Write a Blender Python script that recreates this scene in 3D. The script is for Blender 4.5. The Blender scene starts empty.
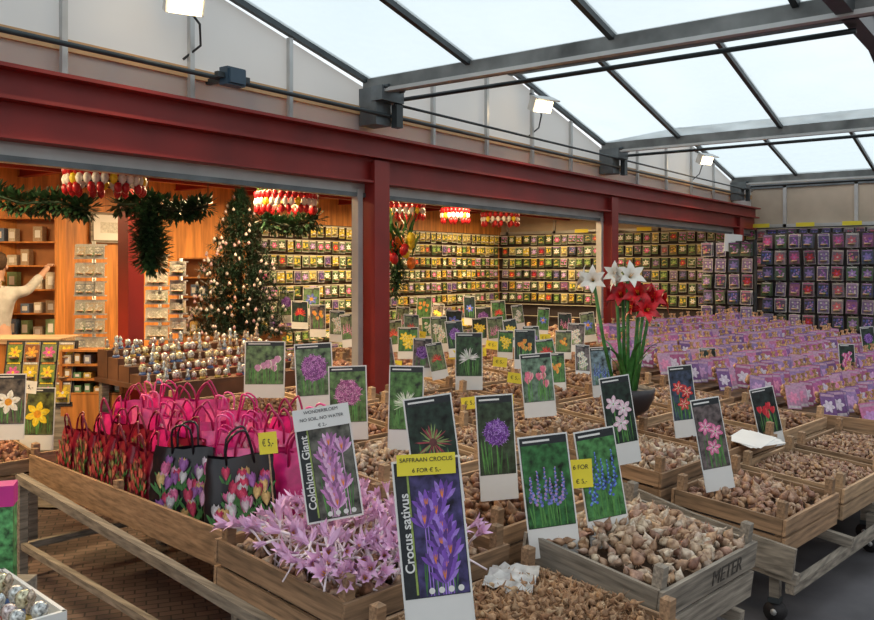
import bpy, math, random
from mathutils import Vector, Matrix, Euler
from math import sin, cos, pi, radians, atan2, sqrt
rnd = random.Random(11)
H = 1.65
TH = radians(36.7)
F = Vector((cos(TH), sin(TH), 0)); R = Vector((sin(TH), -cos(TH), 0))
AL = radians(-7.4)
A = Vector((cos(AL), sin(AL), 0)); B = Vector((-sin(AL), cos(AL), 0))
def W(a, b, z=0.0):
    p = A*a + B*b; return Vector((p.x, p.y, z))
def P(d, r, z):
    p = F*d + R*r; return Vector((p.x, p.y, z))
def S(u, v, d):
    return P(d, (u-437)/848*d, H-(v-268)/848*d)
CR = AL                      # rotation aligned with the tables
CF = TH - pi/2               # rotation facing the aisle
scene = bpy.context.scene
col = scene.collection
try:
    scene.view_settings.view_transform = 'Standard'
except Exception: pass

# ------------------------------------------------------------- materials
MC = {}
def nt(name):
    m = bpy.data.materials.new(name); m.use_nodes = True
    return m, m.node_tree.nodes, m.node_tree.links, m.node_tree.nodes['Principled BSDF']
def mat(name, c, rough=.6, metal=0, var=.12, scale=8, bump=0, emit=0, stretch=None, rand=0, spec=.5, c2=None):
    if name in MC: return MC[name]
    m, N, L, bs = nt(name)
    bs.inputs['Roughness'].default_value = rough
    bs.inputs['Metallic'].default_value = metal
    bs.inputs['Specular IOR Level'].default_value = spec
    tc = N.new('ShaderNodeTexCoord'); mp = N.new('ShaderNodeMapping')
    L.new(tc.outputs['Object'], mp.inputs[0])
    if stretch: mp.inputs['Scale'].default_value = stretch
    n = N.new('ShaderNodeTexNoise'); n.inputs['Scale'].default_value = scale
    n.inputs['Detail'].default_value = 4
    L.new(mp.outputs[0], n.inputs[0])
    r = N.new('ShaderNodeValToRGB')
    r.color_ramp.elements[0].position = .3; r.color_ramp.elements[1].position = .7
    lo = [max(0, x*(1-var*1.6)) for x in c]; hi = [min(1, x*(1+var)) for x in (c2 or c)]
    r.color_ramp.elements[0].color = (*lo, 1); r.color_ramp.elements[1].color = (*hi, 1)
    L.new(n.outputs['Fac'], r.inputs[0])
    out = r.outputs[0]
    if rand:
        oi = N.new('ShaderNodeObjectInfo'); ge = N.new('ShaderNodeNewGeometry')
        ad = N.new('ShaderNodeMath'); ad.operation = 'ADD'
        L.new(oi.outputs['Random'], ad.inputs[0]); L.new(ge.outputs['Random Per Island'], ad.inputs[1])
        fr = N.new('ShaderNodeMath'); fr.operation = 'FRACT'; L.new(ad.outputs[0], fr.inputs[0])
        mr = N.new('ShaderNodeMapRange'); mr.inputs[3].default_value = 1-rand; mr.inputs[4].default_value = 1+rand*.6
        L.new(fr.outputs[0], mr.inputs[0])
        hs = N.new('ShaderNodeHueSaturation'); L.new(mr.outputs[0], hs.inputs['Value']); L.new(out, hs.inputs['Color'])
        out = hs.outputs[0]
    L.new(out, bs.inputs['Base Color'])
    if bump:
        b = N.new('ShaderNodeBump'); b.inputs['Strength'].default_value = bump; b.inputs['Distance'].default_value = .01
        L.new(n.outputs['Fac'], b.inputs['Height']); L.new(b.outputs[0], bs.inputs['Normal'])
    if emit:
        bs.inputs['Emission Color'].default_value = (*c, 1); bs.inputs['Emission Strength'].default_value = emit
    MC[name] = m; return m
def fm(c, rough=.5):
    return mat('print_%02d_%02d_%02d' % tuple(int(x*99) for x in c), c, rough, 0, .18, 60)
def bulbmat(name, cols, rough=.55):
    if name in MC: return MC[name]
    m, N, L, bs = nt(name)
    bs.inputs['Roughness'].default_value = rough
    oi = N.new('ShaderNodeObjectInfo'); ge = N.new('ShaderNodeNewGeometry')
    ad = N.new('ShaderNodeMath'); ad.operation = 'ADD'
    L.new(oi.outputs['Random'], ad.inputs[0]); L.new(ge.outputs['Random Per Island'], ad.inputs[1])
    fr = N.new('ShaderNodeMath'); fr.operation = 'FRACT'; L.new(ad.outputs[0], fr.inputs[0])
    r = N.new('ShaderNodeValToRGB')
    els = r.color_ramp.elements
    while len(els) < len(cols): els.new(.5)
    for i, c in enumerate(cols):
        els[i].position = i/(len(cols)-1); els[i].color = (*c, 1)
    L.new(fr.outputs[0], r.inputs[0])
    tc = N.new('ShaderNodeTexCoord'); n = N.new('ShaderNodeTexNoise'); n.inputs['Scale'].default_value = 45
    L.new(tc.outputs['Object'], n.inputs[0])
    mx = N.new('ShaderNodeMixRGB'); mx.blend_type = 'MULTIPLY'; mx.inputs[0].default_value = .8
    r2 = N.new('ShaderNodeValToRGB'); r2.color_ramp.elements[0].position = .35; r2.color_ramp.elements[1].position = .62
    r2.color_ramp.elements[0].color = (.32, .23, .17, 1); r2.color_ramp.elements[1].color = (1, 1, 1, 1)
    L.new(n.outputs['Fac'], r2.inputs[0]); L.new(r.outputs[0], mx.inputs[1]); L.new(r2.outputs[0], mx.inputs[2])
    L.new(mx.outputs[0], bs.inputs['Base Color'])
    MC[name] = m; return m
WOOD = mat('crate_wood', (.36, .225, .13), .75, 0, .35, 4, .12, stretch=(1.2, 16, 16), rand=.3)
WOODL = mat('pale_crate_wood', (.48, .32, .19), .75, 0, .3, 4, .1, stretch=(1.2, 16, 16), rand=.3)
WOODG = mat('weathered_grey_wood', (.31, .27, .22), .85, 0, .35, 4, .15, stretch=(1.2, 16, 16), rand=.15)
WOODY = mat('long_grain_crate_wood', (.36, .225, .13), .75, 0, .3, 4, .1, stretch=(16, 1, 16), rand=.2)
WOODGY = mat('long_grain_grey_wood', (.3, .26, .21), .85, 0, .3, 4, .12, stretch=(16, 1, 16), rand=.2)
RED = mat('red_painted_steel', (.27, .018, .014), .45, 0, .15, 3)
GREYST = mat('grey_galvanised_steel', (.17, .19, .2), .45, .6, .2, 6)
DARKST = mat('dark_steel', (.05, .06, .065), .45, .4, .2, 6)
BLACK = mat('black_board', (.02, .018, .02), .6, 0, .2, 5)
WHITE = mat('white_card', (.78, .78, .76), .55, 0, .04, 5)
ALU = mat('aluminium_trim', (.5, .5, .49), .4, .4, .1, 4)
ORANGE = mat('orange_varnished_wood', (.6, .23, .05), .5, 0, .25, 3, .1, stretch=(8, 8, .7))
BEIGE = mat('beige_panel', (.52, .43, .33), .6, 0, .15, 1.5)
INK = mat('ink', (.02, .02, .03), .6)
YEL = mat('yellow_note', (.85, .72, .05), .6, 0, .05, 5)
GREEN = mat('leaf_green', (.05, .2, .04), .5, 0, .3, 30)
PINE = mat('pine_green', (.016, .055, .027), .6, 0, .4, 30, rand=.5)
LEAFG = mat('garland_green', (.03, .09, .035), .5, 0, .4, 30, rand=.5)
SKIN = mat('skin', (.6, .36, .27), .5, 0, .05, 10)
BULB = bulbmat('bulb_skin', [(.4, .23, .12), (.56, .37, .22), (.3, .145, .09), (.62, .47, .33), (.45, .26, .19), (.25, .12, .08), (.58, .42, .28)])
BULBP = bulbmat('pale_bulb_skin', [(.55, .41, .27), (.7, .58, .43), (.36, .2, .12), (.62, .47, .32), (.46, .29, .22), (.74, .65, .52), (.28, .15, .1)])
BULBD = bulbmat('dark_bulb_skin', [(.27, .125, .065), (.38, .2, .1), (.19, .085, .055), (.44, .27, .15), (.3, .14, .09)])
BULBR = bulbmat('reddish_bulb_skin', [(.46, .21, .12), (.54, .3, .19), (.33, .13, .09), (.5, .32, .24)])
CORM = bulbmat('corm_skin', [(.34, .19, .09), (.52, .33, .19), (.26, .13, .065), (.58, .42, .26)], .8)
SOILM = mat('brown_paper_liner', (.1, .055, .03), .9, 0, .4, 25, .5)
def panelmat():
    m, N, L, bs = nt('pale_translucent_panel'); out = N['Material Output']
    bs.inputs['Base Color'].default_value = (.72, .74, .74, 1); bs.inputs['Roughness'].default_value = .45
    tl = N.new('ShaderNodeBsdfTranslucent'); mx = N.new('ShaderNodeMixShader')
    tc = N.new('ShaderNodeTexCoord'); n = N.new('ShaderNodeTexNoise'); n.inputs['Scale'].default_value = 1.3
    r = N.new('ShaderNodeValToRGB'); r.color_ramp.elements[0].color = (.6, .64, .66, 1); r.color_ramp.elements[1].color = (.86, .88, .88, 1)
    L.new(tc.outputs['Object'], n.inputs[0]); L.new(n.outputs['Fac'], r.inputs[0]); L.new(r.outputs[0], tl.inputs[0])
    mx.inputs[0].default_value = .5; L.new(bs.outputs[0], mx.inputs[1]); L.new(tl.outputs[0], mx.inputs[2]); L.new(mx.outputs[0], out.inputs[0])
    return m
PANEL = panelmat()

# ------------------------------------------------------------- mesh builder
class MB:
    def __init__(s): s.v = []; s.f = []; s.m = []; s.s = []; s.mats = []
    def mi(s, m):
        if m not in s.mats: s.mats.append(m)
        return s.mats.index(m)
    def add(s, vs, fs, m, M=None, smooth=False):
        o = len(s.v); k = s.mi(m)
        if M is not None: vs = [M @ Vector(v) for v in vs]
        s.v.extend([tuple(v) for v in vs])
        for f in fs: s.f.append(tuple(i+o for i in f)); s.m.append(k); s.s.append(smooth)
    def box(s, c, sz, m, M=None):
        x, y, z = c; a, b, d = sz[0]/2, sz[1]/2, sz[2]/2
        vs = [(x+i*a, y+j*b, z+k*d) for i in (-1, 1) for j in (-1, 1) for k in (-1, 1)]
        s.add(vs, [(0,1,3,2),(4,6,7,5),(0,4,5,1),(2,3,7,6),(0,2,6,4),(1,5,7,3)], m, M)
    def beam(s, p, q, w, h, m):
        p, q = Vector(p), Vector(q); d = q-p; L = d.length
        M = Matrix.Translation((p+q)/2) @ d.to_track_quat('X', 'Z').to_matrix().to_4x4()
        s.box((0, 0, 0), (L, w, h), m, M)
    def tube(s, pts, r, m, n=8, M=None, cap=True):
        pts = [Vector(p) for p in pts]; k = len(pts)
        rs = r if isinstance(r, (list, tuple)) else [r]*k
        vs = []; fs = []
        up = Vector((0.13, 0.21, 1))
        for i, p in enumerate(pts):
            t = (pts[min(i+1, k-1)]-pts[max(i-1, 0)]).normalized()
            x = t.cross(up)
            if x.length < .15: x = t.cross(Vector((1, .1, 0)))
            x.normalize(); y = t.cross(x)
            for j in range(n):
                a = 2*pi*j/n; vs.append(p + x*cos(a)*rs[i] + y*sin(a)*rs[i])
        for i in range(k-1):
            for j in range(n):
                j2 = (j+1) % n; fs.append((i*n+j, i*n+j2, (i+1)*n+j2, (i+1)*n+j))
        if cap: fs.append(tuple(range(n))[::-1]); fs.append(tuple((k-1)*n+j for j in range(n)))
        s.add(vs, fs, m, M, True)
    def lathe(s, prof, m, n=10, M=None):
        vs = []; fs = []
        for r, z in prof:
            for j in range(n):
                a = 2*pi*j/n; vs.append((r*cos(a), r*sin(a), z))
        for i in range(len(prof)-1):
            for j in range(n):
                j2 = (j+1) % n; fs.append((i*n+j, i*n+j2, (i+1)*n+j2, (i+1)*n+j))
        fs.append(tuple(range(n))[::-1]); fs.append(tuple((len(prof)-1)*n+j for j in range(n)))
        s.add(vs, fs, m, M, True)
    def poly(s, pts, m, M=None): s.add(pts, [tuple(range(len(pts)))], m, M)
    def rect(s, x0, x1, z0, z1, y, m): s.poly([(x0, y, z0), (x1, y, z0), (x1, y, z1), (x0, y, z1)], m)
    def petal(s, cx, cz, ang, L, w, y, m):
        c, q = cos(ang), sin(ang); pts = []
        for t, ww in ((0, .12), (.3, .75), (.6, 1), (.85, .6), (1, 0), (.85, -.6), (.6, -1), (.3, -.75), (0, -.12)):
            px, pz = t*L, ww*w*.5
            pts.append((cx+px*c-pz*q, y, cz+px*q+pz*c))
        s.poly(pts, m)
    def disc(s, cx, cz, r, y, m, n=12):
        s.poly([(cx+r*cos(2*pi*i/n), y, cz+r*sin(2*pi*i/n)) for i in range(n)], m)
    def petal3(s, L, w, op, ang, m, z0=0, curl=0, M=None, r0=.004):
        vs = []; fs = []; n = 6
        for i in range(n+1):
            t = i/n; ww = w*.5*max(.1, sin(pi*min(1, t*.88+.08)))
            if i == n: ww = .02*w
            a = op*(t**.8) + curl*t*t
            rr = r0 + L*t*sin(a); zz = z0 + L*t*cos(a)
            for q in (-1, 0, 1):
                x = rr + (.25*ww*abs(q)*(-1)); yy = q*ww
                vs.append((x*cos(ang)-yy*sin(ang), x*sin(ang)+yy*cos(ang), zz))
        for i in range(n):
            for q in range(2): fs.append((i*3+q, i*3+q+1, (i+1)*3+q+1, (i+1)*3+q))
        s.add(vs, fs, m, M, True)
    def merge(s, o, M):
        off = len(s.v); s.v.extend([tuple(M @ Vector(v)) for v in o.v])
        mp = [s.mi(x) for x in o.mats]
        for f, k, q in zip(o.f, o.m, o.s):
            s.f.append(tuple(i+off for i in f)); s.m.append(mp[k]); s.s.append(q)
    def mesh(s, name):
        me = bpy.data.meshes.new(name); me.from_pydata(s.v, [], s.f)
        for x in s.mats: me.materials.append(x)
        me.polygons.foreach_set('material_index', s.m); me.polygons.foreach_set('use_smooth', s.s)
        me.update(); return me

def ob(name, data=None, loc=(0, 0, 0), rot=(0, 0, 0), parent=None, label=None, cat=None, group=None, kind=None):
    if isinstance(data, MB): data = data.mesh(name)
    o = bpy.data.objects.new(name, data); o.location = loc; o.rotation_euler = rot
    if parent is not None: o.parent = parent
    if label: o['label'] = label
    if cat: o['category'] = cat
    if group: o['group'] = group
    if kind: o['kind'] = kind
    col.objects.link(o); return o
def textmesh(s, size, m, bold=0.0):
    cu = bpy.data.curves.new('txt', 'FONT'); cu.body = s; cu.size = size; cu.align_x = 'CENTER'; cu.align_y = 'CENTER'
    cu.offset = bold; cu.extrude = .0003
    o = bpy.data.objects.new('txt', cu); col.objects.link(o)
    dg = bpy.context.evaluated_depsgraph_get(); dg.update()
    me = bpy.data.meshes.new_from_object(o.evaluated_get(dg)); bpy.data.objects.remove(o)
    me.materials.clear(); me.materials.append(m); return me

# ------------------------------------------------------------- camera
cam = bpy.data.cameras.new('camera'); co = bpy.data.objects.new('camera', cam); col.objects.link(co)
cam.sensor_width = 36; cam.lens = 848/874*36; cam.shift_y = -42/874; cam.clip_start = .05
co.location = (0, 0, H); co.rotation_euler = (pi/2, 0, TH-pi/2); scene.camera = co

# ------------------------------------------------------------- world
w = bpy.data.worlds.new('world'); scene.world = w; w.use_nodes = True
N = w.node_tree.nodes; L = w.node_tree.links; bg = N['Background']
tc = N.new('ShaderNodeTexCoord'); no = N.new('ShaderNodeTexNoise'); no.inputs['Scale'].default_value = 2.5
rp = N.new('ShaderNodeValToRGB'); rp.color_ramp.elements[0].color = (.66, .75, .78, 1); rp.color_ramp.elements[1].color = (.95, .97, 1, 1)
rp.color_ramp.elements[0].position = .3; rp.color_ramp.elements[1].position = .65
L.new(tc.outputs['Generated'], no.inputs[0]); L.new(no.outputs['Fac'], rp.inputs[0]); L.new(rp.outputs[0], bg.inputs[0])
bg.inputs[1].default_value = 1.25

# ------------------------------------------------------------- setting
def struct(name, mb, label=None):
    return ob(name, mb, kind='structure', label=label or name.replace('_', ' ')+' of the covered market shop', cat=name.split('_')[0])
def brickmat():
    m, N, L, bs = nt('brick_paving')
    tc = N.new('ShaderNodeTexCoord'); mp = N.new('ShaderNodeMapping'); mp.inputs['Rotation'].default_value = (0, 0, .6)
    br = N.new('ShaderNodeTexBrick'); br.inputs['Scale'].default_value = 4.5
    br.inputs['Color1'].default_value = (.11, .075, .065, 1); br.inputs['Color2'].default_value = (.19, .13, .11, 1)
    br.inputs['Mortar'].default_value = (.04, .035, .032, 1); br.inputs['Mortar Size'].default_value = .02
    L.new(tc.outputs['Object'], mp.inputs[0]); L.new(mp.outputs[0], br.inputs[0]); L.new(br.outputs[0], bs.inputs['Base Color'])
    bs.inputs['Roughness'].default_value = .6
    bm = N.new('ShaderNodeBump'); bm.inputs['Strength'].default_value = .4; L.new(br.outputs['Fac'], bm.inputs['Height']); bm.invert = True
    L.new(bm.outputs[0], bs.inputs['Normal']); return m
BRICK = brickmat()
ASPH = mat('asphalt', (.1, .097, .105), .7, 0, .25, 3, .3)
b = MB(); b.box((6, 5.8, -.05), (26, 7.6, .1), BRICK); struct('floor', b, 'dark brown brick paving under the stalls')
b = MB(); b.box((6, -2, -.05), (26, 8, .1), ASPH); struct('floor_aisle', b, 'dark grey asphalt walkway beside the stalls')
b = MB(); b.box((5.5, 8.7, 1.5), (16.4, .1, 3.0), ORANGE); struct('wall_back', b, 'orange varnished timber back wall')
b = MB(); b.box((-2.7, 6.4, 1.5), (.1, 4.7, 3), ORANGE); struct('wall_left', b, 'orange varnished timber side wall')
b = MB(); b.box((6, -5.6, 1.6), (26, .1, 3.2), mat('light_blocker_brown', (.3, .24, .2), .8, 0, .3, 2)); struct('wall_light_blocker', b, 'added unseen wall across the walkway that blocks low daylight')  # unseen wall added behind the camera to cut low-angle light for contrast
b = MB(); b.box((13.7, 3.0, 1.5), (.1, 11.5, 3), BEIGE)
for i in range(12): b.box((13.64, -2.5+i*1.0, 2.6), (.04, .05, .66), ALU)
b.box((13.64, 3, 2.3), (.04, 11.4, .05), ALU); b.box((13.64, 3, 2.92), (.04, 11.4, .07), GREYST)
struct('wall_right', b, 'beige panelled end wall with metal trims')
CEIL = mat('ceiling_board', (.58, .34, .16), .6, 0, .2, 2)
b = MB(); b.box((5.5, 6.35, 2.76), (16.4, 4.7, .06), CEIL); struct('ceiling', b, 'warm timber boarded ceiling')
for i in range(17):
    b = MB(); x = -2.2+i*.95
    b.box((x, 6.35, 2.66), (.05, 4.6, .14), RED); b.box((x, 6.35, 2.59), (.09, 4.6, .012), RED); struct('trim_%d' % (i+110), b, 'red steel rafter')
for i, y in enumerate((5.6, 7.2)):
    b = MB(); b.box((5.5, y, 2.55), (16.2, .06, .1), RED); struct('trim_%d' % (i+50), b, 'red steel purlin')
VY = [-3.1, .74, 4.54, 8.35, 12.7]; ZV, ZR = 2.93, 3.4
b = MB(); bt = MB()
for i in range(4):
    x0, x1 = VY[i], VY[i+1]; xm = (x0+x1)/2
    b.add([(x0, 4.02, 2.55), (x1, 4.02, 2.55), (x1, 4.02, ZV), (xm, 4.02, ZR), (x0, 4.02, ZV)], [(0, 1, 2, 3, 4)], PANEL)
    for k in range(1, 5):
        x = x0+(x1-x0)*k/5; z = ZV+(ZR-ZV)*(1-abs(x-xm)/(xm-x0))
        bt.box((x, 3.99, (2.57+z)/2), (.03, .03, z-2.57), ALU)
b.box((13.2, 4.02, 2.75), (1, .02, .4), PANEL)
struct('wall_front', b, 'pale translucent gable panels above the red beam'); struct('trim_49', bt, 'thin aluminium panel joints')
b = MB()
for i in range(4):
    x0, x1 = VY[i], VY[i+1]; xm = (x0+x1)/2
    b.add([(x0, .82, 2.98), (x1, .82, 2.98), (xm, .82, ZR+.05)], [(0, 1, 2)], PANEL)
struct('wall_canopy_edge', b, 'pale gable panels on the outer canopy edge')
g, N, L, bs = nt('frosted_roof_glass'); N.remove(bs); out = N['Material Output']
tr = N.new('ShaderNodeBsdfTransparent'); tl = N.new('ShaderNodeBsdfTranslucent'); mx = N.new('ShaderNodeMixShader')
tr.inputs[0].default_value = (.9, .95, .97, 1); tl.inputs[0].default_value = (.8, .88, .9, 1)
tcg = N.new('ShaderNodeTexCoord'); ng = N.new('ShaderNodeTexNoise'); ng.inputs['Scale'].default_value = 3
rg = N.new('ShaderNodeMapRange'); rg.inputs[3].default_value = .2; rg.inputs[4].default_value = .85
L.new(tcg.outputs['Object'], ng.inputs[0]); L.new(ng.outputs['Fac'], rg.inputs[0]); L.new(rg.outputs[0], mx.inputs[0])
L.new(tr.outputs[0], mx.inputs[1]); L.new(tl.outputs[0], mx.inputs[2]); L.new(mx.outputs[0], out.inputs[0])
GL = g
wi = 0; ti = 0
YB = [[.85, 1.18, 2.17, 3.16, 3.98], [.85, 1.1, 2.1, 3.1, 3.98]]
for i in range(4):
    x0, x1 = VY[i], VY[i+1]; xm = (x0+x1)/2; yb = YB[i % 2]
    for (xa, za, xb, zb) in ((x0, ZV+.05, xm, ZR+.03), (xm, ZR+.03, x1, ZV+.05)):
        for k in range(4):
            b = MB(); b.add([(xa, yb[k], za), (xb, yb[k], zb), (xb, yb[k+1], zb), (xa, yb[k+1], za)], [(0, 1, 2, 3)], GL)
            wi += 1; struct('window_%d' % wi, b, 'frosted glass canopy pane')
        for y in yb:
            b = MB(); b.beam((xa, y, za-.01), (xb, y, zb-.01), .035, .05, DARKST); ti += 1; struct('trim_%d' % ti, b, 'dark sloping glazing bar')
    b = MB(); b.box((xm, 2.4, ZR), (.06, 3.2, .07), DARKST); struct('trim_%d' % (80+i), b, 'dark ridge bar')
GUT = mat('grey_gutter_steel', (.17, .175, .17), .5, .3, .35, 4)
for i, x in enumerate(VY[1:]):
    b = MB(); b.box((x, 2.35, ZV-.0), (.10, 3.3, .1), GUT); b.box((x-.05, 2.35, ZV-.05), (.05, 3.3, .025), ALU)
    b.box((x+.05, 2.35, ZV+.06), (.06, 3.3, .03), DARKST); struct('trim_%d' % (90+i), b, 'grey steel valley gutter beam')
    b = MB(); b.tube([(x+.2, .87, 2.86), (x+.2, 3.99, 2.86)], .016, DARKST); ob('conduit_pipe', b, label='dark conduit pipe under the glass canopy', cat='pipe', group='canopy conduits')
b = MB(); b.box((6, .87, 2.95), (20, .08, .14), DARKST); b.box((6, .83, 3.05), (20, .05, .06), GREYST); struct('trim_99', b, 'dark steel outer edge beam')
b = MB(); yf = 3.95
b.box((5.1, yf, 2.50), (16.8, .1, .13), RED); b.box((5.1, yf-.04, 2.565), (16.8, .18, .018), RED); b.box((5.1, yf-.03, 2.425), (16.8, .16, .018), RED)
b.box((5.1, yf, 2.33), (16.8, .07, .17), RED); b.box((5.1, yf-.02, 2.25), (16.8, .12, .016), RED)
struct('trim_100', b, 'long dark red steel I-beam above the shop openings')
b = MB(); b.box((5.1, yf+.07, 2.195), (16.8, .1, .09), ALU); b.box((5.1, yf+.02, 2.16), (16.8, .02, .03), GREYST); struct('trim_101', b, 'silver roller shutter rail')
for x in VY[1:]:
    b = MB()
    b.box((x, yf-.08, 1.2), (.16, .014, 2.4), RED); b.box((x, yf+.08, 1.2), (.16, .014, 2.4), RED)
    b.box((x, yf, 1.2), (.13, .13, 2.38), RED); b.box((x, yf, .01), (.26, .26, .02), DARKST)
    p = ob('steel_post', b, label='dark red painted steel post carrying the beam', cat='post', group='red shopfront posts')
    b = MB(); b.box((x-.13, yf+.03, 1.1), (.05, .06, 2.2), ALU); ob('shutter_guide', b, parent=p)
    b = MB(); b.box((x, yf-.02, 2.78), (.16, .16, .26), GREYST); b.box((x+.02, yf-.12, 2.86), (.24, .1, .1), GREYST); b.box((x+.1, yf-.14, 2.72), (.07, .05, .16), DARKST)
    b.tube([(x-.06, yf-.16, 2.9), (x-.06, yf-.2, 2.9)], .02, DARKST); b.tube([(x+.1, yf-.16, 2.9), (x+.1, yf-.2, 2.9)], .02, DARKST)
    ob('steel_bracket', b, label='grey galvanised bracket joining beam and gutter', cat='bracket', group='gutter brackets')
pp = S(131, 300, 6.2); b = MB(); b.box((pp.x, pp.y, 1.3), (.13, .13, 2.6), RED); b.box((pp.x, pp.y, .01), (.24, .24, .02), DARKST); ob('steel_post', b, label='red steel post inside the shop', cat='post')
b = MB(); b.tube([(-2, 3.84, 2.72), (13, 3.84, 2.72)], .014, DARKST); ob('wall_pipe', b, label='dark horizontal conduit running along the red beam', cat='pipe')
b = MB(); b.tube([(4.6, 3.8, 2.8), (13, 3.8, 2.8)], .01, DARKST); ob('wall_pipe', b, label='thin conduit along the gable panels', cat='pipe')
jb = ob('junction_box', None, (3.16, 3.8, 2.73), label='blue-grey electrical junction box on the pipe', cat='junction box')
b = MB(); BL = mat('blue_grey_plastic', (.035, .07, .11), .4); b.box((0, 0, 0), (.13, .07, .1), BL); b.box((0, -.04, 0), (.11, .02, .08), BL); b.box((-.09, 0, 0), (.05, .03, .03), DARKST); b.box((.09, 0, 0), (.05, .03, .03), DARKST); b.box((0, .12, 0), (.03, .2, .03), DARKST)
ob('box_body', b, parent=jb)
LENS = mat('glowing_lamp_glass', (1, .82, .5), .3, 0, 0, 1, emit=9)
for (x, z) in ((2.82, 3.06), (6.64, 3.1), (10.9, 3.05)):
    r = ob('floodlight', None, (x, 3.78, z), (radians(25), 0, radians(-25)), label='white halogen floodlight glowing warm on the gable panels', cat='lamp', group='gable floodlights')
    b = MB(); b.box((0, .02, .01), (.2, .09, .13), mat('lamp_housing', (.5, .5, .48), .4)); b.box((0, -.03, .075), (.23, .13, .012), ALU); ob('lamp_housing', b, parent=r)
    b = MB(); b.box((0, -.03, 0), (.17, .012, .1), LENS); ob('lamp_glass', b, parent=r)
    b = MB(); b.tube([(0, .06, 0), (0, .12, .05), (0, .22, .05)], .012, DARKST); ob('bracket', b, parent=r)
    b = MB(); b.tube([(.06, .08, -.06), (.12, .14, -.12), (.14, .16, -.24), (.05, .16, -.33)], .007, DARKST); ob('cable', b, parent=r)
    l = bpy.data.lights.new('flood', 'SPOT'); l.energy = 60; l.color = (1, .72, .42); l.spot_size = 2.6; l.spot_blend = .7; l.shadow_soft_size = .1
    lo = bpy.data.objects.new('flood_light', l); col.objects.link(lo); lo.location = (x-.07, 3.55, z-.06); lo.rotation_euler = (radians(42), 0, radians(-205))
    l = bpy.data.lights.new('lamp_glow', 'POINT'); l.energy = 1.6; l.color = (1, .72, .42); l.shadow_soft_size = .06
    lo = bpy.data.objects.new('lamp_glow', l); col.objects.link(lo); lo.location = (x-.16, 3.68, z-.04)
TUBE = mat('tube_light', (1, .8, .5), .4, 0, 0, 1, emit=6)
for i, (x, y) in enumerate(((1.5, 5.2), (4.4, 5.2), (7.2, 5.2), (10.2, 5.2), (2.8, 7.3), (6.0, 7.3), (9.0, 7.3), (12.0, 7.3))):
    r = ob('ceiling_lamp', None, (x, y, 2.52), label='warm white fluorescent tube fitting under the ceiling', cat='lamp', group='ceiling tube lamps')
    b = MB(); b.box((0, 0, .05), (1.25, .07, .05), WHITE); ob('lamp_housing', b, parent=r)
    b = MB(); b.tube([(-.6, 0, .005), (.6, 0, .005)], .016, TUBE); ob('tube', b, parent=r)
    l = bpy.data.lights.new('area', 'AREA'); l.shape = 'RECTANGLE'; l.size = 1.2; l.size_y = .15; l.energy = 78; l.color = (1, .72, .38)
    lo = bpy.data.objects.new('tube_light', l); col.objects.link(lo); lo.location = (x, y, 2.5)

# ------------------------------------------------------------- crates
GB = [(1.0, .42), (1.45, .48), (2.0, .55), (2.4, .63), (3.2, .71), (4.2, .78), (5, .85), (6, .92), (7.5, 1.02)]
def g_(b):
    for i in range(len(GB)-1):
        if b <= GB[i+1][0]:
            t = (b-GB[i][0])/(GB[i+1][0]-GB[i][0]); return GB[i][1]+t*(GB[i+1][1]-GB[i][1])
    return GB[-1][1]
crate_cache = {}
def crate(a0, a1, b0, b1, zf=None, zr=None, wood=WOOD, label='slatted brown wooden crate of flower bulbs', hh=.17):
    gm = g_((b0+b1)/2)
    z0 = zf if zf is not None else gm-.035; z1 = zr if zr is not None else gm+.01
    la, lb = a1-a0, sqrt((b1-b0)**2+(z1-z0)**2); tilt = atan2(z1-z0, b1-b0)
    key = (round(la, 2), round(lb, 2), wood.name, hh)
    c = W((a0+a1)/2, (b0+b1)/2, (z0+z1)/2)
    if key not in crate_cache:
        d = {}
        sl = hh*.44
        m = MB(); m.box((0, 0, 0), (la, .015, sl), wood); d['long'] = m.mesh('side_board')
        m = MB(); m.box((0, 0, 0), (lb-.04, .015, sl), wood); d['short'] = m.mesh('end_board')
        m = MB(); m.box((0, 0, 0), (.038, .038, hh+.07), wood); m.add([(-.019,-.019,hh/2+.035),(.019,-.019,hh/2+.035),(.019,.019,hh/2+.035),(-.019,.019,hh/2+.035),(0,0,hh/2+.044)], [(0,1,4),(1,2,4),(2,3,4),(3,0,4)], wood); d['post'] = m.mesh('corner_post')
        m = MB(); m.box((0, 0, 0), (la-.05, lb-.05, .01), SOILM); d['base'] = m.mesh('base_board')
        crate_cache[key] = d
    d = crate_cache[key]
    r = ob('wooden_crate', None, c, (tilt, 0, CR), label=label, cat='crate', group='bulb crates')
    for s_ in (-1, 1):
        for k in (0, 1):
            zz = -hh*.24 - k*hh*.52
            ob('side_board', d['long'], (0, s_*(lb/2-.009), zz), parent=r)
            ob('end_board', d['short'], (s_*(la/2-.01), 0, zz), (0, 0, pi/2), parent=r)
        for q in (-1, 1): ob('corner_post', d['post'], (s_*(la/2-.038), q*(lb/2-.038), -hh/2+.035), parent=r)
    ob('base_board', d['base'], (0, 0, -.075), parent=r)
    return r, Matrix.Translation(c) @ Euler((tilt, 0, CR)).to_matrix().to_4x4(), la, lb

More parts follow.
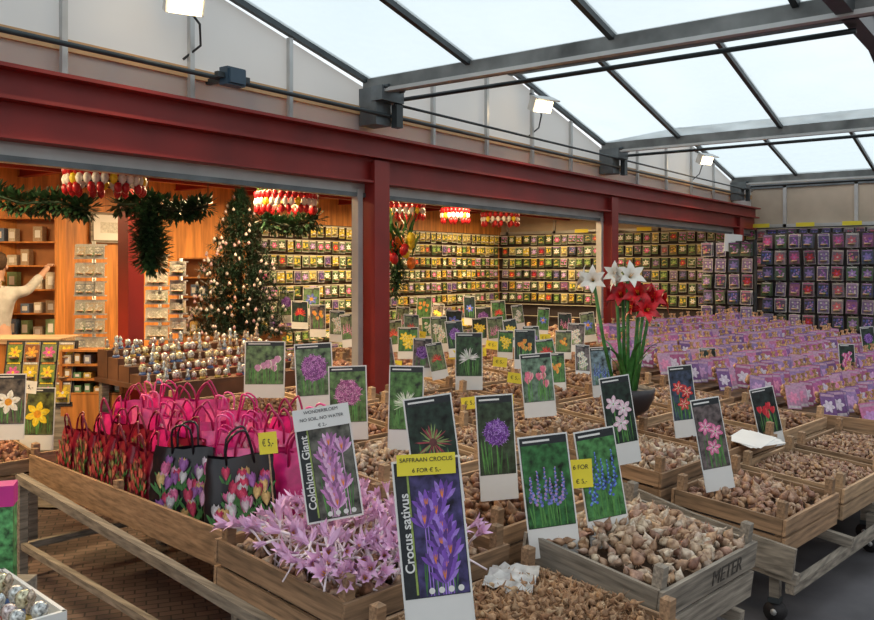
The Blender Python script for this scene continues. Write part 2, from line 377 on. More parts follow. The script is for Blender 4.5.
def bulb_mb(m, r=.026, tall=1.25, seg=9, sd=0):
    b = MB(); h = r*2*tall; q_ = random.Random(int(r*9999)+sd)
    b.lathe([(r*.3, 0), (r*.8, h*.08), (r, h*.3), (r*.93, h*.5), (r*.6, h*.72), (r*.22, h*.9), (r*.1, h*1.12), (r*.03, h*1.2)], m, seg)
    sx, sy, k1, k2 = q_.uniform(.85, 1.1), q_.uniform(.65, .95), q_.uniform(0, 6), q_.uniform(-.3, .3)
    for v in range(len(b.v)):
        x, y, z = b.v[v]; a_ = atan2(y, x); f_ = 1+.1*sin(a_*2+k1)+.06*sin(a_*5+z*160)
        b.v[v] = (x*sx*f_+k2*z*z/r*.5, y*sy*f_, z-h*.4)
    # dry root tuft and papery tip
    for i in range(4):
        a = i*1.6+k1; b.tube([(r*.2*cos(a), r*.2*sin(a), -h*.38), (r*.6*cos(a), r*.6*sin(a), -h*.55)], [.0016, .0005], m, 3)
    return b
bulbs = [bulb_mb(BULB, .021, 1.2), bulb_mb(BULB, .017, 1.4), bulb_mb(BULB, .024, 1.0), bulb_mb(BULB, .022, 1.1)]
bulbsD = [bulb_mb(BULBD, .022, 1.2), bulb_mb(BULBD, .019, 1.4), bulb_mb(BULB, .024, 1.0)]
bulbsP = [bulb_mb(BULBP, .023, 1.2), bulb_mb(BULBP, .019, 1.45), bulb_mb(BULBP, .026, 1.05), bulb_mb(BULB, .022, 1.3), bulb_mb(BULBP, .021, 1.3, sd=4)]
def corm_mb(sd):
    b = MB(); q_ = random.Random(sd); r = .0145
    b.lathe([(r*.5, -r*.7), (r, -r*.3), (r*.9, r*.3), (r*.3, r*.9), (r*.08, r*2.3)], CORM, 7)
    b.v = [(x, y*.8, z) for x, y, z in b.v]
    for i in range(9):
        a = i*.75+q_.uniform(-.3, .3); l_ = q_.uniform(1.3, 2.1); b.tube([(r*.3*cos(a), r*.3*sin(a), -r*.6), (r*l_*cos(a), r*l_*sin(a), -r*q_.uniform(.6, 1.9))], [.0015, .0004], CORM, 3)
    return b
corm = [corm_mb(1), corm_mb(2), corm_mb(3)]
LB = {}
for m_ in (BULB, BULBP, BULBD, BULBR):
    for sz, r_ in (('s', .014), ('m', .019), ('l', .024)):
        L_ = []
        for q in (.85, 1.0, 1.18):
            b = MB(); rr_ = r_*q; h = rr_*2.4
            b.lathe([(rr_*.4, 0), (rr_, h*.3), (rr_*.7, h*.65), (rr_*.08, h*1.1)], m_, 6); b.v = [(x, y*.85, z-h*.4) for x, y, z in b.v]; L_.append(b)
        LB[(m_.name, sz)] = (L_, r_*2.05)
nind = 0
def heap(M, la, lb, src, sp, label, name='flower_bulb', indiv=False, mound=.05, layers=2, depth=-.055):
    global nind
    meshes = [s.mesh(name) for s in src] if indiv else None
    st = MB()
    for k in range(layers):
        nx, ny = int(la*.9/sp), int(lb*.88/sp)
        for i in range(nx):
            for j in range(ny):
                x = (-.5+(i+.5+rnd.uniform(-.4, .4))/nx)*la*.91; y = (-.5+(j+.5+rnd.uniform(-.4, .4))/ny)*lb*.9
                e = max(0, (1-(2*x/la)**2)*(1-(2*y/lb)**2))
                z = depth+mound*e**.6+k*sp*.45+rnd.uniform(-.006, .012)
                if k and rnd.random() > .25+.65*e: continue
                rot = Euler((rnd.uniform(-1.4, 1.4), rnd.uniform(-1.4, 1.4), rnd.uniform(0, 6.3)))
                sc = rnd.uniform(.7, 1.2)
                mm = M @ Matrix.Translation((x, y, z)) @ rot.to_matrix().to_4x4() @ Matrix.Scale(sc, 4)
                if indiv and k == layers-1 and nind < 300:
                    o = ob(name, rnd.choice(meshes), label=label, cat='bulb', group=name.replace('_', ' ')+'s in crates'); o.matrix_world = mm; nind += 1
                else: st.merge(rnd.choice(src), mm)
    if st.v: ob(name+'_heap', st, label='heap of '+label+'s filling a wooden crate', cat='bulbs', kind='stuff')
def fill(M, la, lb, i, small=None):
    m_ = (BULB, BULBD, BULBP, BULBR, BULBD, BULB, BULBD)[i % 7]; sz = small or 'msllmsm'[(i*3) % 7]
    L_, sp = LB[(m_.name, sz)]
    heap(M, la, lb, L_, sp, {'s': 'small', 'm': 'medium', 'l': 'large'}[sz]+' '+{'bulb_skin': 'tan', 'dark_bulb_skin': 'dark brown', 'pale_bulb_skin': 'pale cream', 'reddish_bulb_skin': 'reddish brown'}[m_.name]+' flower bulb', 'flower_bulb', False, .045, 2)

r1, M1, la, lb = crate(1.72, 2.54, 2.07, 2.84, .59, .63, label='slatted wooden crate of lilac colchicum flowers', hh=.2); C1 = (M1, la, lb)
r2, M2, la2, lb2 = crate(1.72, 2.55, 1.35, 2.0, .50, .54, label='slatted wooden crate of small crocus corms', hh=.2)
heap(M2, la2, lb2, corm, .026, 'brown fibrous crocus corm', 'crocus_corm', True, .05, 3, -.035)
nc = nind; nind = 0
r3, M3, la3, lb3 = crate(2.6, 3.36, 1.45, 2.05, .55, .63, wood=WOODG, label='grey weathered crate of large pale bulbs', hh=.24)
heap(M3, la3, lb3, bulbsP, .043, 'pale papery flower bulb', 'flower_bulb', True, .055, 2, -.04)
t = textmesh('METER', .085, mat('faded_stencil_ink', (.07, .06, .05), .8, 0, .3, 40)); tx = ob('stencil_lettering', t, (.12, -lb3/2-.0012, -.06), (pi/2, 0, 0), parent=r3)
cols = [(2.6, 3.34, 2.1), (3.9, 4.58, 1.55), (4.66, 5.34, 1.6), (5.45, 6.2, 1.75)]
rows = [(1.55, 2.13), (2.18, 2.80), (2.86, 3.48), (3.54, 4.18), (4.24, 4.88), (4.94, 5.54), (5.6, 6.12)]
ii = 0
for ci, (a0, a1, bs_) in enumerate(cols):
    for ri, (b0, b1) in enumerate(rows):
        if ci == 0 and (ri == 0 or ri > 4): continue
        near = ri <= 1 and ci in (1, 2); ii += 1
        r, M, la, lb = crate(a0, a1, b0, b1, wood=((WOODL, WOOD)[(ci+ri) % 2] if (ci >= 2 or ri > 1) else WOOD))
        if near and nind < 290: heap(M, la, lb, (bulbsP, bulbsD)[(ci+ri) % 2] if ri else bulbs, .045, 'brown papery flower bulb', 'flower_bulb', True, .04, 2)
        else: fill(M, la, lb, ii)
for (b0, b1) in rows[2:5]:
    ii += 1; r, M, la, lb = crate(3.4, 3.82, b0, b1, wood=WOODL); fill(M, la, lb, ii)
for (a0, a1, b0, b1) in ((6.3, 7.0, 4.25, 4.9), (6.3, 7.0, 4.96, 5.6), (6.3, 7.0, 5.66, 6.2), (7.1, 7.9, 4.96, 5.6), (7.1, 7.9, 5.66, 6.3), (8, 8.8, 4.96, 5.6), (8, 8.8, 5.66, 6.3), (8.9, 9.7, 4.96, 5.6), (8.9, 9.7, 5.66, 6.3)):
    ii += 1; r, M, la, lb = crate(a0, a1, b0, b1, wood=WOODL); fill(M, la, lb, ii, 'l')
for (a0, a1, b0, b1, z) in ((1.25, 1.95, 5.06, 5.7, .56), (.5, 1.2, 5.0, 5.6, .52)):
    ii += 1; r, M, la, lb = crate(a0, a1, b0, b1, z, z+.05); fill(M, la, lb, ii)
    t_ = ob('crate_stand', None, W((a0+a1)/2, (b0+b1)/2, 0), (0, 0, CR), label='low wooden stand under a bulb crate', cat='stand')
    b = MB(); b.box((0, 0, z-.19), (.7, .6, .03), WOODG); ob('stand_top', b, parent=t_)
    for x in (-.3, .3):
        for y in (-.26, .26): b = MB(); b.box((x, y, z/2-.1), (.05, .05, z-.2), WOODG); ob('leg', b, parent=t_)

def table(a0, a1, b0, b1, label, caster=False, wood=WOODGY, zoff=-.25, plank=False):
    r = ob('display_table', None, W((a0+a1)/2, (b0+b1)/2, 0), label=label, cat='table')
    inv = Matrix.Translation(r.location).inverted()
    def loc(a, b, z): return inv @ W(a, b, z)
    bs2 = [b0]+[x[0] for x in GB if b0 < x[0] < b1]+[b1]
    m = MB()
    for q, aa in enumerate((a0+.02, (a0+a1)/2, a1-.02)):
        for i in range(len(bs2)-1):
            m.beam(loc(aa, bs2[i], g_(bs2[i])+zoff), loc(aa, bs2[i+1], g_(bs2[i+1])+zoff), .04, .05, wood)
    for b in (b0+.03, b1-.03): m.beam(loc(a0, b, g_(b)+zoff-.05), loc(a1, b, g_(b)+zoff-.05), .04, .045, WOODG)
    ob('top_frame', m, parent=r)
    if plank:
        m = MB()
        for i in range(len(bs2)-1):
            m.beam(loc(a0-.02, bs2[i], g_(bs2[i])-.17), loc(a0-.02, bs2[i+1], g_(bs2[i+1])-.17), .02, .14, wood)
        ob('side_plank', m, parent=r)
    for aa in (a0+.06, a1-.06):
        for b in (b0+.12, (b0+b1)/2, b1-.1):
            m = MB(); z1 = g_(b)+zoff-.03; zb = .11 if caster else 0
            m.beam(loc(aa, b, zb), loc(aa, b, z1), .045, .045, wood); ob('leg', m, parent=r)
            if caster:
                m = MB(); p = loc(aa, b, .05); m.tube([p-A*.02, p+A*.02], .05, BLACK, 14); m.tube([p-A*.024, p+A*.024], .015, ALU, 8); m.beam(p+Vector((0, 0, .045)), p+Vector((0, 0, .07)), .05, .06, DARKST)
                ob('caster', m, parent=r)
table(1.76, 2.52, 1.37, 2.8, 'weathered wooden trestle under the colchicum crate', zoff=-.28)
table(2.62, 3.34, 1.5, 4.9, 'long weathered wooden stand carrying bulb crates')
table(3.88, 5.36, 1.5, 6.1, 'wheeled wooden display stand carrying bulb crates', True, plank=True)
table(5.46, 6.2, 1.6, 6.1, 'wooden display stand with pale crates', True)
table(6.3, 9.7, 4.97, 6.3, 'deep wooden stand full of bulbs inside the shop')

bag_st = ob('display_stand', None, W(2.35, 3.9, 0), label='low wooden trestle tray holding tote bags', cat='table')
inv = Matrix.Translation(bag_st.location).inverted()
m = MB(); lo_ = lambda a, b, z: inv @ W(a, b, z)
m.beam(lo_(1.83, 2.9, .53), lo_(1.83, 4.95, .53), .016, .15, WOODY); m.beam(lo_(2.54, 2.9, .53), lo_(2.54, 4.95, .53), .016, .15, WOODY)
m.beam(lo_(1.83, 2.9, .53), lo_(2.54, 2.9, .53), .016, .15, WOOD); m.beam(lo_(1.83, 4.95, .53), lo_(2.54, 4.95, .53), .016, .15, WOOD)
m.beam(lo_(2.18, 2.92, .5), lo_(2.18, 4.93, .5), .7, .015, WOODY)
for bb in (2.93, 3.9, 4.92): m.beam(lo_(1.845, bb, .44), lo_(1.845, bb, .64), .035, .035, WOODY)
ob('tray', m, parent=bag_st)
m = MB(); m.beam(lo_(1.7, 4.75, .53), lo_(1.7, 2.2, .40), .04, .045, WOODGY); ob('side_rail', m, parent=bag_st)
m = MB(); m.beam(lo_(1.7, 4.75, .16), lo_(2.5, 4.75, .16), .03, .035, WOODG); m.beam(lo_(1.7, 4.7, .18), lo_(1.7, 2.9, .18), .03, .035, WOODGY); ob('stretcher', m, parent=bag_st)
for (a, b, z) in ((1.7, 4.72, .53), (1.7, 2.4, .39), (2.5, 4.72, .46), (2.5, 3.0, .46)):
    m = MB(); m.beam(lo_(a, b, 0), lo_(a, b, z), .045, .045, WOODG); ob('leg', m, parent=bag_st)

# ------------------------------------------------------------- flower drawings on cards
def draw(b, kind, c1, c2, x0, x1, z0, z1, y, rr):
    w_, h_ = x1-x0, z1-z0; cx, cz = (x0+x1)/2, (z0+z1)/2
    g1, g2 = fm((.06, .2, .05)), fm((.12, .33, .08)); m1, m2 = fm(c1), fm(c2)
    md_ = fm(tuple(x*.5 for x in c1))
    s = min(w_, h_); lay = [0]
    def Y(): lay[0] += 1; return y-.00001*lay[0]
    for i in range(14):
        b.petal(rr.uniform(x0+.05*w_, x1-.05*w_), z0, pi/2+rr.uniform(-.25, .25)*.6, h_*rr.uniform(.25, .6), w_*.035, Y(), rr.choice([g1, g2]))
    if kind == 'ball':
        cz = z0+h_*.6; rad = s*.42
        b.rect(cx-w_*.02, cx+w_*.02, z0, cz, Y(), g2); b.disc(cx, cz, rad*.95, Y(), md_, 20)
        for i in range(120):
            q = rad*sqrt(rr.random()); a = rr.uniform(0, 6.28)
            for k in range(3): b.petal(cx+q*cos(a), cz+q*sin(a), a+k*2.1, rad*.16, rad*.06, Y(), m2 if rr.random() < .5 else m1)
    elif kind == 'crocus':
        for i in range(11):
            px = x0+w_*rr.uniform(.16, .8); pz = z0+h_*(.7-.062*i)
            b.rect(px-w_*.012, px+w_*.012, z0, pz, Y(), m2)
            for k, a in enumerate((.85, -.85, .55, -.55, .28, -.28, 0)):
                b.petal(px, pz, pi/2+a, h_*(.15+.03*(k > 2)), w_*.12, Y(), (m1, m2, md_)[k % 3])
            for a in (-.2, 0, .2): b.petal(px, pz+h_*.03, pi/2+a, h_*.08, w_*.022, Y(), fm((.8, .25, .02)))
    elif kind in ('lily', 'daff'):
        for i in range(1 if kind == 'daff' else 3):
            px = cx+(0 if kind == 'daff' else w_*(-.2, .2, 0)[i]); pz = cz+(0 if kind == 'daff' else h_*(.18, .08, -.17)[i])
            q = s*(.46 if kind == 'daff' else .34)
            b.rect(px-w_*.02, px+w_*.02, z0, pz, Y(), g2)
            for k in range(6): b.petal(px, pz, k*pi/3+i*.4+.3, q, q*.52, Y(), m1)
            for k in range(6): b.petal(px, pz, k*pi/3+i*.4+.3, q*.7, q*.12, Y(), m2)
            b.disc(px, pz, q*(.3 if kind == 'daff' else .1), Y(), fm((.8, .35, .02)) if kind == 'daff' else g2)
    elif kind == 'tulip':
        for i in range(7):
            px = x0+w_*rr.uniform(.12, .88); pz = z0+h_*rr.uniform(.3, .72)
            b.rect(px-w_*.015, px+w_*.015, z0, pz, Y(), g2)
            for k, a in enumerate((.28, -.28, 0)): b.petal(px, pz, pi/2+a, h_*.2, w_*.15, Y(), (m1, m2, m1)[k])
    elif kind == 'spike':
        for i in range(6):
            px = x0+w_*(.12+.15*i)+rr.uniform(-.03, .03)*w_; zz = z0+h_*rr.uniform(.15, .4); hh_ = h_*rr.uniform(.3, .5)
            b.rect(px-w_*.012, px+w_*.012, z0, zz, Y(), g2)
            for k in range(26):
                q = k/25; b.disc(px+rr.uniform(-1, 1)*w_*.07*(1.1-q), zz+q*hh_, w_*.035*(1.15-q*.6), Y(), (m1, m2, md_)[k % 3], 6)
    elif kind == 'plume':
        b.rect(cx-w_*.02, cx+w_*.02, z0, cz, Y(), g2)
        for k in range(70):
            a = rr.uniform(-.5, pi+.5); b.petal(cx, z0+h_*.45, a, s*rr.uniform(.2, .52), s*.035, Y(), m1 if k % 3 else m2)
    elif kind == 'spider':
        for k in range(50):
            a = rr.uniform(0, 6.28); b.petal(cx, cz, a, s*rr.uniform(.25, .5), s*.03, Y(), m1 if k % 2 else m2)
        b.disc(cx, cz, s*.1, Y(), fm((.15, .05, .05)))
cseed = [0]
def note_at(r, lines, nx, nz, nw, nh, m=YEL, roll=0, size=.024):
    b = MB(); b.box((0, 0, 0), (nw, .0015, nh), m); n = ob('price_note', b, (nx, -.012, nz), (0, roll, 0), parent=r)
    for i, s in enumerate(lines):
        ob('handwriting', textmesh(s, size, INK), (0, -.002, nh/2-nh*(i+.55)/len(lines)), (pi/2, 0, 0), parent=n)
def card(kind, c1, c2, bgc, loc, w_=.2, h_=.45, yaw=0, tilt=-.12, roll=0, label='', title=None, vert=False, white=.24, note=None):
    cseed[0] += 1; rr = random.Random(cseed[0]*7)
    r = ob('flower_picture_card', None, loc, (tilt, roll, CF+yaw), label=label, cat='picture card', group='flower picture cards')
    b = MB(); z0 = h_*white
    b.poly([(-w_*.46, 0, 0), (w_*.46, 0, 0), (w_*.5, 0, z0), (w_*.5, 0, h_), (-w_*.5, 0, h_), (-w_*.5, 0, z0)], WHITE)
    b.poly([(-w_*.46, .003, 0), (-w_*.5, .003, z0), (-w_*.5, .003, h_), (w_*.5, .003, h_), (w_*.5, .003, z0), (w_*.46, .003, 0)], WHITE)
    b.rect(-w_*.5, w_*.5, 0, h_, .0015, WHITE)
    ob('card_board', b, parent=r)
    b = MB(); x0, x1 = -w_*.47, w_*.47
    b.rect(x0, x1, z0, h_-.006, -.0012, fm((.02, .025, .03)))
    if vert: x0 += w_*.2; zt = h_-.008
    else: zt = h_*.93-.004
    bm = mat('photo_bg_%d' % int(bgc[0]*97+bgc[1]*1003+bgc[2]*71), bgc, .4, 0, .6, 28)
    b.rect(x0+.002, x1-.002, z0+.002, zt, -.0022, bm)
    if not vert: b.rect(x0+w_*.06, x0+w_*.6, h_*.945, h_*.962, -.002, WHITE)
    if vert: b.rect(x0-w_*.03, x0, z0+.01, zt, -.0024, fm((.3, .4, .1)))
    draw(b, kind, c1, c2, x0+.012, x1-.012, z0+.004, zt-.01, -.0026, rr)
    ob('photo_print', b, parent=r)
    if title:
        t = textmesh(title, w_*(.19 if vert else .16), WHITE, .0006)
        ob('title_lettering', t, (-w_*.355, -.0045, (z0+h_)/2-.01), (pi/2, -pi/2, 0), parent=r)
    if vert:
        b = MB()
        for k in range(4): b.disc(-w_*.08+k*w_*.14, z0+.018, w_*.045, -.0055, WHITE, 12)
        ob('icon_row', b, parent=r)
    if note: note_at(r, *note)
    return r
PU, LI, PK, WH_, RD, YE, BLU = (.25, .07, .5), (.5, .3, .75), (.75, .12, .4), (.85, .85, .8), (.65, .02, .03), (.9, .65, .03), (.1, .15, .65)
DG, BG2, SKY = (.02, .04, .03), (.07, .2, .05), (.2, .35, .55)
card('crocus', (.22, .09, .5), (.38, .22, .72), (.06, .05, .15), S(441, 625, 2.42), .2, .47, .1, -.1, radians(-5), 'card picturing purple saffron crocus with yellow handwritten note', 'Crocus sativus', True, .17, (['SAFFRAAN CROCUS', '6 FOR \u20ac 5,-'], 0, .455, .17, .06, YEL, .05, .017))
card('crocus', (.6, .25, .55), (.78, .48, .72), (.12, .12, .1), S(336, 520, 3.0), .2, .37, .15, -.1, radians(-8), 'card picturing pink colchicum with white handwritten sign', 'Colchicum Giant', True, .02, (['WONDERBLOEM', 'NO SOIL, NO WATER', '\u20ac 2,-'], 0, .365, .2, .075, WHITE, 0, .016))
card('spider', (.35, .06, .08), (.25, .35, .12), DG, S(441, 505, 3.35), .2, .43, .25, -.12, radians(-6), 'card picturing a dark spidery red flower on black')
card('ball', PU, LI, (.04, .07, .04), S(500, 500, 3.65), .17, .45, .2, -.1, radians(-2), 'card picturing a round purple allium')
card('spike', (.2, .25, .7), (.5, .3, .6), (.04, .16, .05), S(556, 556, 3.25), .2, .46, .15, -.12, radians(-5), 'card picturing blue hyacinths in a garden')
card('spike', BLU, (.2, .4, .8), (.08, .25, .08), S(612, 546, 3.35), .18, .46, .3, -.14, radians(-6), 'card picturing blue grape hyacinths with yellow note', note=(['6 FOR', '\u20ac 5,-'], -.09, .3, .1, .11, YEL, .1, .025))
card('lily', (.85, .6, .7), (.9, .9, .85), DG, S(627, 464, 4.25), .17, .44, .3, -.12, radians(-6), 'card picturing pink and white lilies')
card('tulip', (.8, .2, .3), (.85, .5, .5), (.15, .25, .18), S(541, 417, 5.2), .2, .39, .1, -.12, radians(-4), 'card picturing pink tulips')
card('plume', (.75, .8, .65), (.5, .65, .4), (.08, .2, .05), S(405, 450, 4.35), .18, .43, 0, -.1, radians(1), 'card picturing a white-green allium plume')
card('ball', (.55, .15, .4), (.75, .4, .6), (.1, .2, .06), S(349, 440, 4.6), .21, .4, 0, -.1, radians(-2), 'card picturing a rose-pink allium ball')
card('ball', (.4, .12, .45), (.62, .3, .65), (.12, .2, .1), S(316, 412, 4.95), .22, .4, .1, -.1, radians(-3), 'card picturing a mauve allium globe')
card('tulip', (.6, .3, .5), (.8, .75, .7), (.12, .2, .08), S(264, 398, 5.4), .26, .36, 0, -.1, 0, 'card picturing pale garden flowers on green')
card('plume', (.85, .85, .85), (.6, .7, .6), (.03, .08, .03), S(469, 390, 6.2), .2, .42, 0, -.1, 0, 'card picturing a white plume flower on dark green')
card('lily', (.7, .05, .05), (.9, .6, .5), (.05, .07, .12), S(688, 437, 5.1), .16, .43, .2, -.12, radians(-4), 'card picturing red and white lilies')
card('lily', (.8, .2, .4), (.9, .7, .75), (.15, .12, .12), S(721, 490, 4.25), .16, .46, .2, -.14, radians(-7), 'card picturing deep pink lilies')
card('tulip', (.6, .02, .04), (.75, .1, .1), (.02, .03, .03), S(774, 447, 5.4), .17, .38, .2, -.14, radians(-9), 'card picturing red flowers on black')
card('spike', BLU, (.3, .5, .8), (.2, .3, .35), S(604, 397, 6.1), .16, .36, .1, -.12, radians(-3), 'card picturing blue flowers')
card('daff', YE, (.9, .75, .1), (.1, .12, .04), S(36, 450, 5.2), .21, .38, 0, -.1, 0, 'card picturing a yellow daffodil')
card('daff', WH_, (.9, .8, .6), (.12, .1, .08), S(7, 440, 4.9), .19, .38, .1, -.1, 0, 'card picturing a white and orange daffodil')
kinds = ['ball', 'crocus', 'lily', 'tulip', 'spike', 'plume', 'daff']
pal = [(PU, LI), (PK, (.9, .6, .7)), (WH_, (.7, .75, .5)), (RD, (.8, .2, .1)), (YE, (.9, .8, .3)), (BLU, (.4, .5, .8)), ((.8, .3, .05), (.9, .6, .1))]
small = [(285, 316, 8), (300, 322, 7.6), (318, 330, 7.4), (337, 335, 7.2), (311, 308, 8.4), (351, 340, 7), (408, 352, 7), (422, 370, 6.4), (441, 372, 6.4), (423, 318, 8.6), (440, 345, 7.4), (452, 330, 8), (497, 338, 8), (514, 340, 7.6), (533, 352, 7.2), (549, 362, 6.8), (563, 352, 7.4), (583, 372, 7), (470, 318, 8.8), (400, 330, 8), (480, 338, 8), (655, 342, 8.6), (500, 322, 8.8), (386, 372, 6.2),
         (520, 322, 9.0), (542, 330, 8.8), (565, 330, 9.2), (435, 325, 9), (458, 350, 7.2), (412, 338, 7.8), (525, 362, 6.6), (575, 345, 8), (590, 335, 8.8), (625, 350, 8.2), (505, 352, 7.2), (484, 328, 8.6), (395, 345, 7.4), (558, 385, 6.4), (430, 335, 8.2), (640, 335, 9)]
for i, (u, v, d) in enumerate(small):
    c1, c2 = pal[i*3 % 7]; card(kinds[i*5 % 7], c1, c2, rnd.choice([DG, BG2, (.15, .2, .1), (.2, .12, .05)]), S(u, v+7, d), rnd.uniform(.12, .17), rnd.uniform(.24, .32), rnd.uniform(-.4, .5), rnd.uniform(-.35, -.08), rnd.uniform(-.15, .1), 'small flower picture card standing among bulbs inside the shop')
for i, (u, v, d) in enumerate([(268, 443, 3.25), (395, 365, 6.8), (430, 348, 7.8), (455, 355, 7.2), (480, 352, 7.4), (500, 362, 6.6), (515, 378, 6.2), (445, 330, 8.6), (462, 322, 9.2), (525, 335, 8.2), (492, 345, 7.6), (505, 400, 5.4), (470, 403, 5.3), (420, 335, 8.0), (545, 338, 8.2), (28, 387, 5.1)]):
    r = ob('price_ticket', None, S(u, v, d), (-.1, rnd.uniform(-.15, .15), CF+rnd.uniform(-.2, .2)), label='yellow handwritten price ticket on a stick' if i != 15 else 'white handwritten price ticket on a stick', cat='price ticket', group='handwritten price tickets')
    if i == 0: r.scale = (.65, 1, 1.1)
    b = MB(); b.box((0, 0, 0), (.11, .002, .075), YEL if i != 15 else WHITE); ob('ticket', b, parent=r)
    b = MB(); b.box((0, .003, -.16 if i == 0 else -.11), (.008, .004, .3 if i == 0 else .2), WOODL); ob('stick', b, parent=r)
    ob('handwriting', textmesh('\u20ac 5,-', .035, INK), (0, -.002, 0), (pi/2, 0, 0), parent=r)

# ------------------------------------------------------------- colchicum flowers
PET = mat('lilac_petal', (.7, .36, .63), .5, 0, .1, 12, rand=.15, c2=(.88, .6, .82)); PST = mat('pale_flower_tube', (.88, .76, .82), .5, 0, .06, 20); YC = mat('orange_anther', (.85, .4, .03), .5)
protos = []
for k in range(8):
    b = MB(); op = (.04, .1, .2, .38, .08, .16, .06, .28)[k]; Lk = .052+.003*k; pr_ = random.Random(k)
    for i in range(6): b.petal3(Lk*pr_.uniform(.85, 1.08), .0185, op+pr_.uniform(-.06, .12), i*pi/3+pr_.uniform(-.2, .2), PET, 0, pr_.uniform(0, .4), None, .005)
    for i in range(3): b.tube([(0, 0, .0), (.005*cos(i*2.1), .005*sin(i*2.1), .028)], .0014, YC, 4)
    st = MB(); st.tube([(.04*(k % 3-1), .03, -.17), (.03*(k % 3-1), .018, -.1), (.003, 0, -.03), (0, 0, .004)], [.003, .0034, .0038, .006], PST, 6)
    protos.append((b.mesh('colchicum_flower'), st.mesh('flower_tube')))
for i in range(200):
    x = rnd.uniform(-.48, .16)*C1[1] if i < 186 else rnd.uniform(.2, .42)*C1[1]; y = rnd.uniform(-.5, .42)*C1[2]
    e = max(0, (1-(2*x/C1[1])**2)*(1-(2*y/C1[2])**2))
    z = .03+.1*e**.5*rnd.uniform(.2, 1.1)
    pm, sm_ = rnd.choice(protos); ty = rnd.uniform(.15, 1.2); az = rnd.uniform(0, 6.28)
    if e < .35: az = atan2(y, x)+rnd.uniform(-.8, .8); ty = rnd.uniform(.7, 1.7)
    o = ob('colchicum_flower', pm, label='lilac colchicum flower with long pale tube', cat='flower', group='colchicum flowers in the crate')
    q = Matrix.Rotation(az, 4, 'Z') @ Matrix.Rotation(ty, 4, 'Y') @ Matrix.Rotation(rnd.uniform(0, 6), 4, 'Z')
    o.matrix_world = C1[0] @ Matrix.Translation((x, y, z)) @ q @ Matrix.Scale(rnd.uniform(.85, 1.25), 4)
    ob('flower_tube', sm_, parent=o)
heap(C1[0], C1[1], C1[2], LB[('bulb_skin', 'l')][0], .05, 'brown colchicum bulb', 'colchicum_bulb', False, .05, 2)

# ------------------------------------------------------------- tote bags
def bag_proto(body, pattern, w_=.25, h_=.3, dp=.1, handle=None, seed=1):
    rr = random.Random(seed); b = MB(); nz = 8; vs = []; fs = []
    for k in range(nz+1):
        t = k/nz; ww = w_*(.5-.03*t+.02*sin(pi*t)); dd = dp*(.5-.38*t*t)
        pts = [(-ww, -dd), (-ww*.5, -dd*1.15), (0, -dd*1.2), (ww*.5, -dd*1.15), (ww, -dd), (ww*1.02, 0), (ww, dd), (ww*.5, dd*1.15), (0, dd*1.2), (-ww*.5, dd*1.15), (-ww, dd), (-ww*1.02, 0)]
        am = .003 if pattern else .008
        for j, (x, y) in enumerate(pts): vs.append((x+am*sin(k*3.1+j+seed), y+am*sin(k*2+j*2.3+seed), t*h_+(.008*sin(j*1.7+seed) if k == nz else 0)))
    n = 12
    for k in range(nz):
        for j in range(n): j2 = (j+1) % n; fs.append((k*n+j, k*n+j2, (k+1)*n+j2, (k+1)*n+j))
    fs.append(tuple(range(n))[::-1]); b.add(vs, fs, body, None, True)
    if pattern:
        for i in range(40):
            px, pz = rr.uniform(-.4, .4)*w_, (.95-.022*i)*h_*.85
            yy = -(dp*(.5-.38*(pz/h_)**2)*1.2+.008+.00012*i); c = rr.choice(pattern); cd = fm(tuple(q*.6 for q in c)); cl = fm(tuple(min(1, q*1.2+.05) for q in c)); c = fm(c); s = w_*rr.uniform(.2, .28)
            for a in (-.5, .5): b.petal(px, pz-s*.9, pi/2+a+rr.uniform(-.2, .2), s*1.0, s*.18, yy+.0001, fm((.07, .24, .07)))
            b.petal(px, pz-s*.3, -pi/2, s*.9, s*.07, yy, fm((.1, .3, .08)))
            t_ = rr.uniform(-.4, .4)
            for q, (a, mm, ll) in enumerate(((.3, cd, .9), (-.3, cd, .9), (.16, c, 1.0), (-.16, c, .97), (0, cl, .85))): b.petal(px, pz-s*.4, pi/2+a+t_, s*ll, s*.24, yy-.00002*(q+1), mm)
    body_me = b.mesh('bag_body'); hs = []
    for y in (-.02, .03):
        hb = MB(); ht = h_*.34; pts = []
        for k in range(11):
            a = pi*k/10; pts.append((-cos(a)*w_*.2+.008*sin(seed+k), y+.02*sin(a)*(1 if y > 0 else -1), h_-.05+(ht+.05)*sin(a)**.7))
        hb.tube(pts, .0052, handle or body, 6); hs.append(hb.mesh('handle'))
    return body_me, hs
def bag(proto, loc, yaw, sc, label, tiltx=0):
    r = ob('tote_bag', None, loc, (tiltx, 0, CF+yaw), label=label, cat='tote bag', group='shopping tote bags'); r.scale = (sc,)*3
    ob('bag_body', proto[0], parent=r)
    for h in proto[1]: ob('handle', h, parent=r)
    return r
BB = mat('black_bag_fabric', (.012, .01, .015), .3); MG = mat('magenta_bag_fabric', (.66, .02, .2), .28, 0, .3, 14); RB = mat('dark_red_bag_fabric', (.22, .007, .026), .3, 0, .3, 14); PB = mat('pink_bag_fabric', (.86, .13, .36), .28, 0, .25, 14)
HB = mat('dark_pink_handle', (.4, .01, .1), .4)
tul = [(.75, .15, .35), (.75, .62, .7), (.7, .68, .72), (.35, .12, .42), (.6, .04, .12), (.8, .4, .6), (.75, .5, .2)]
rose = [(.8, .2, .38), (.55, .01, .1), (.85, .42, .5)]
redp = [(.38, .02, .04), (.5, .12, .08), (.22, .2, .07), (.12, .01, .02)]
bp = [bag_proto(BB, tul, .27, .32, .12, seed=3), bag_proto(BB, tul, .27, .3, .12, seed=8)]
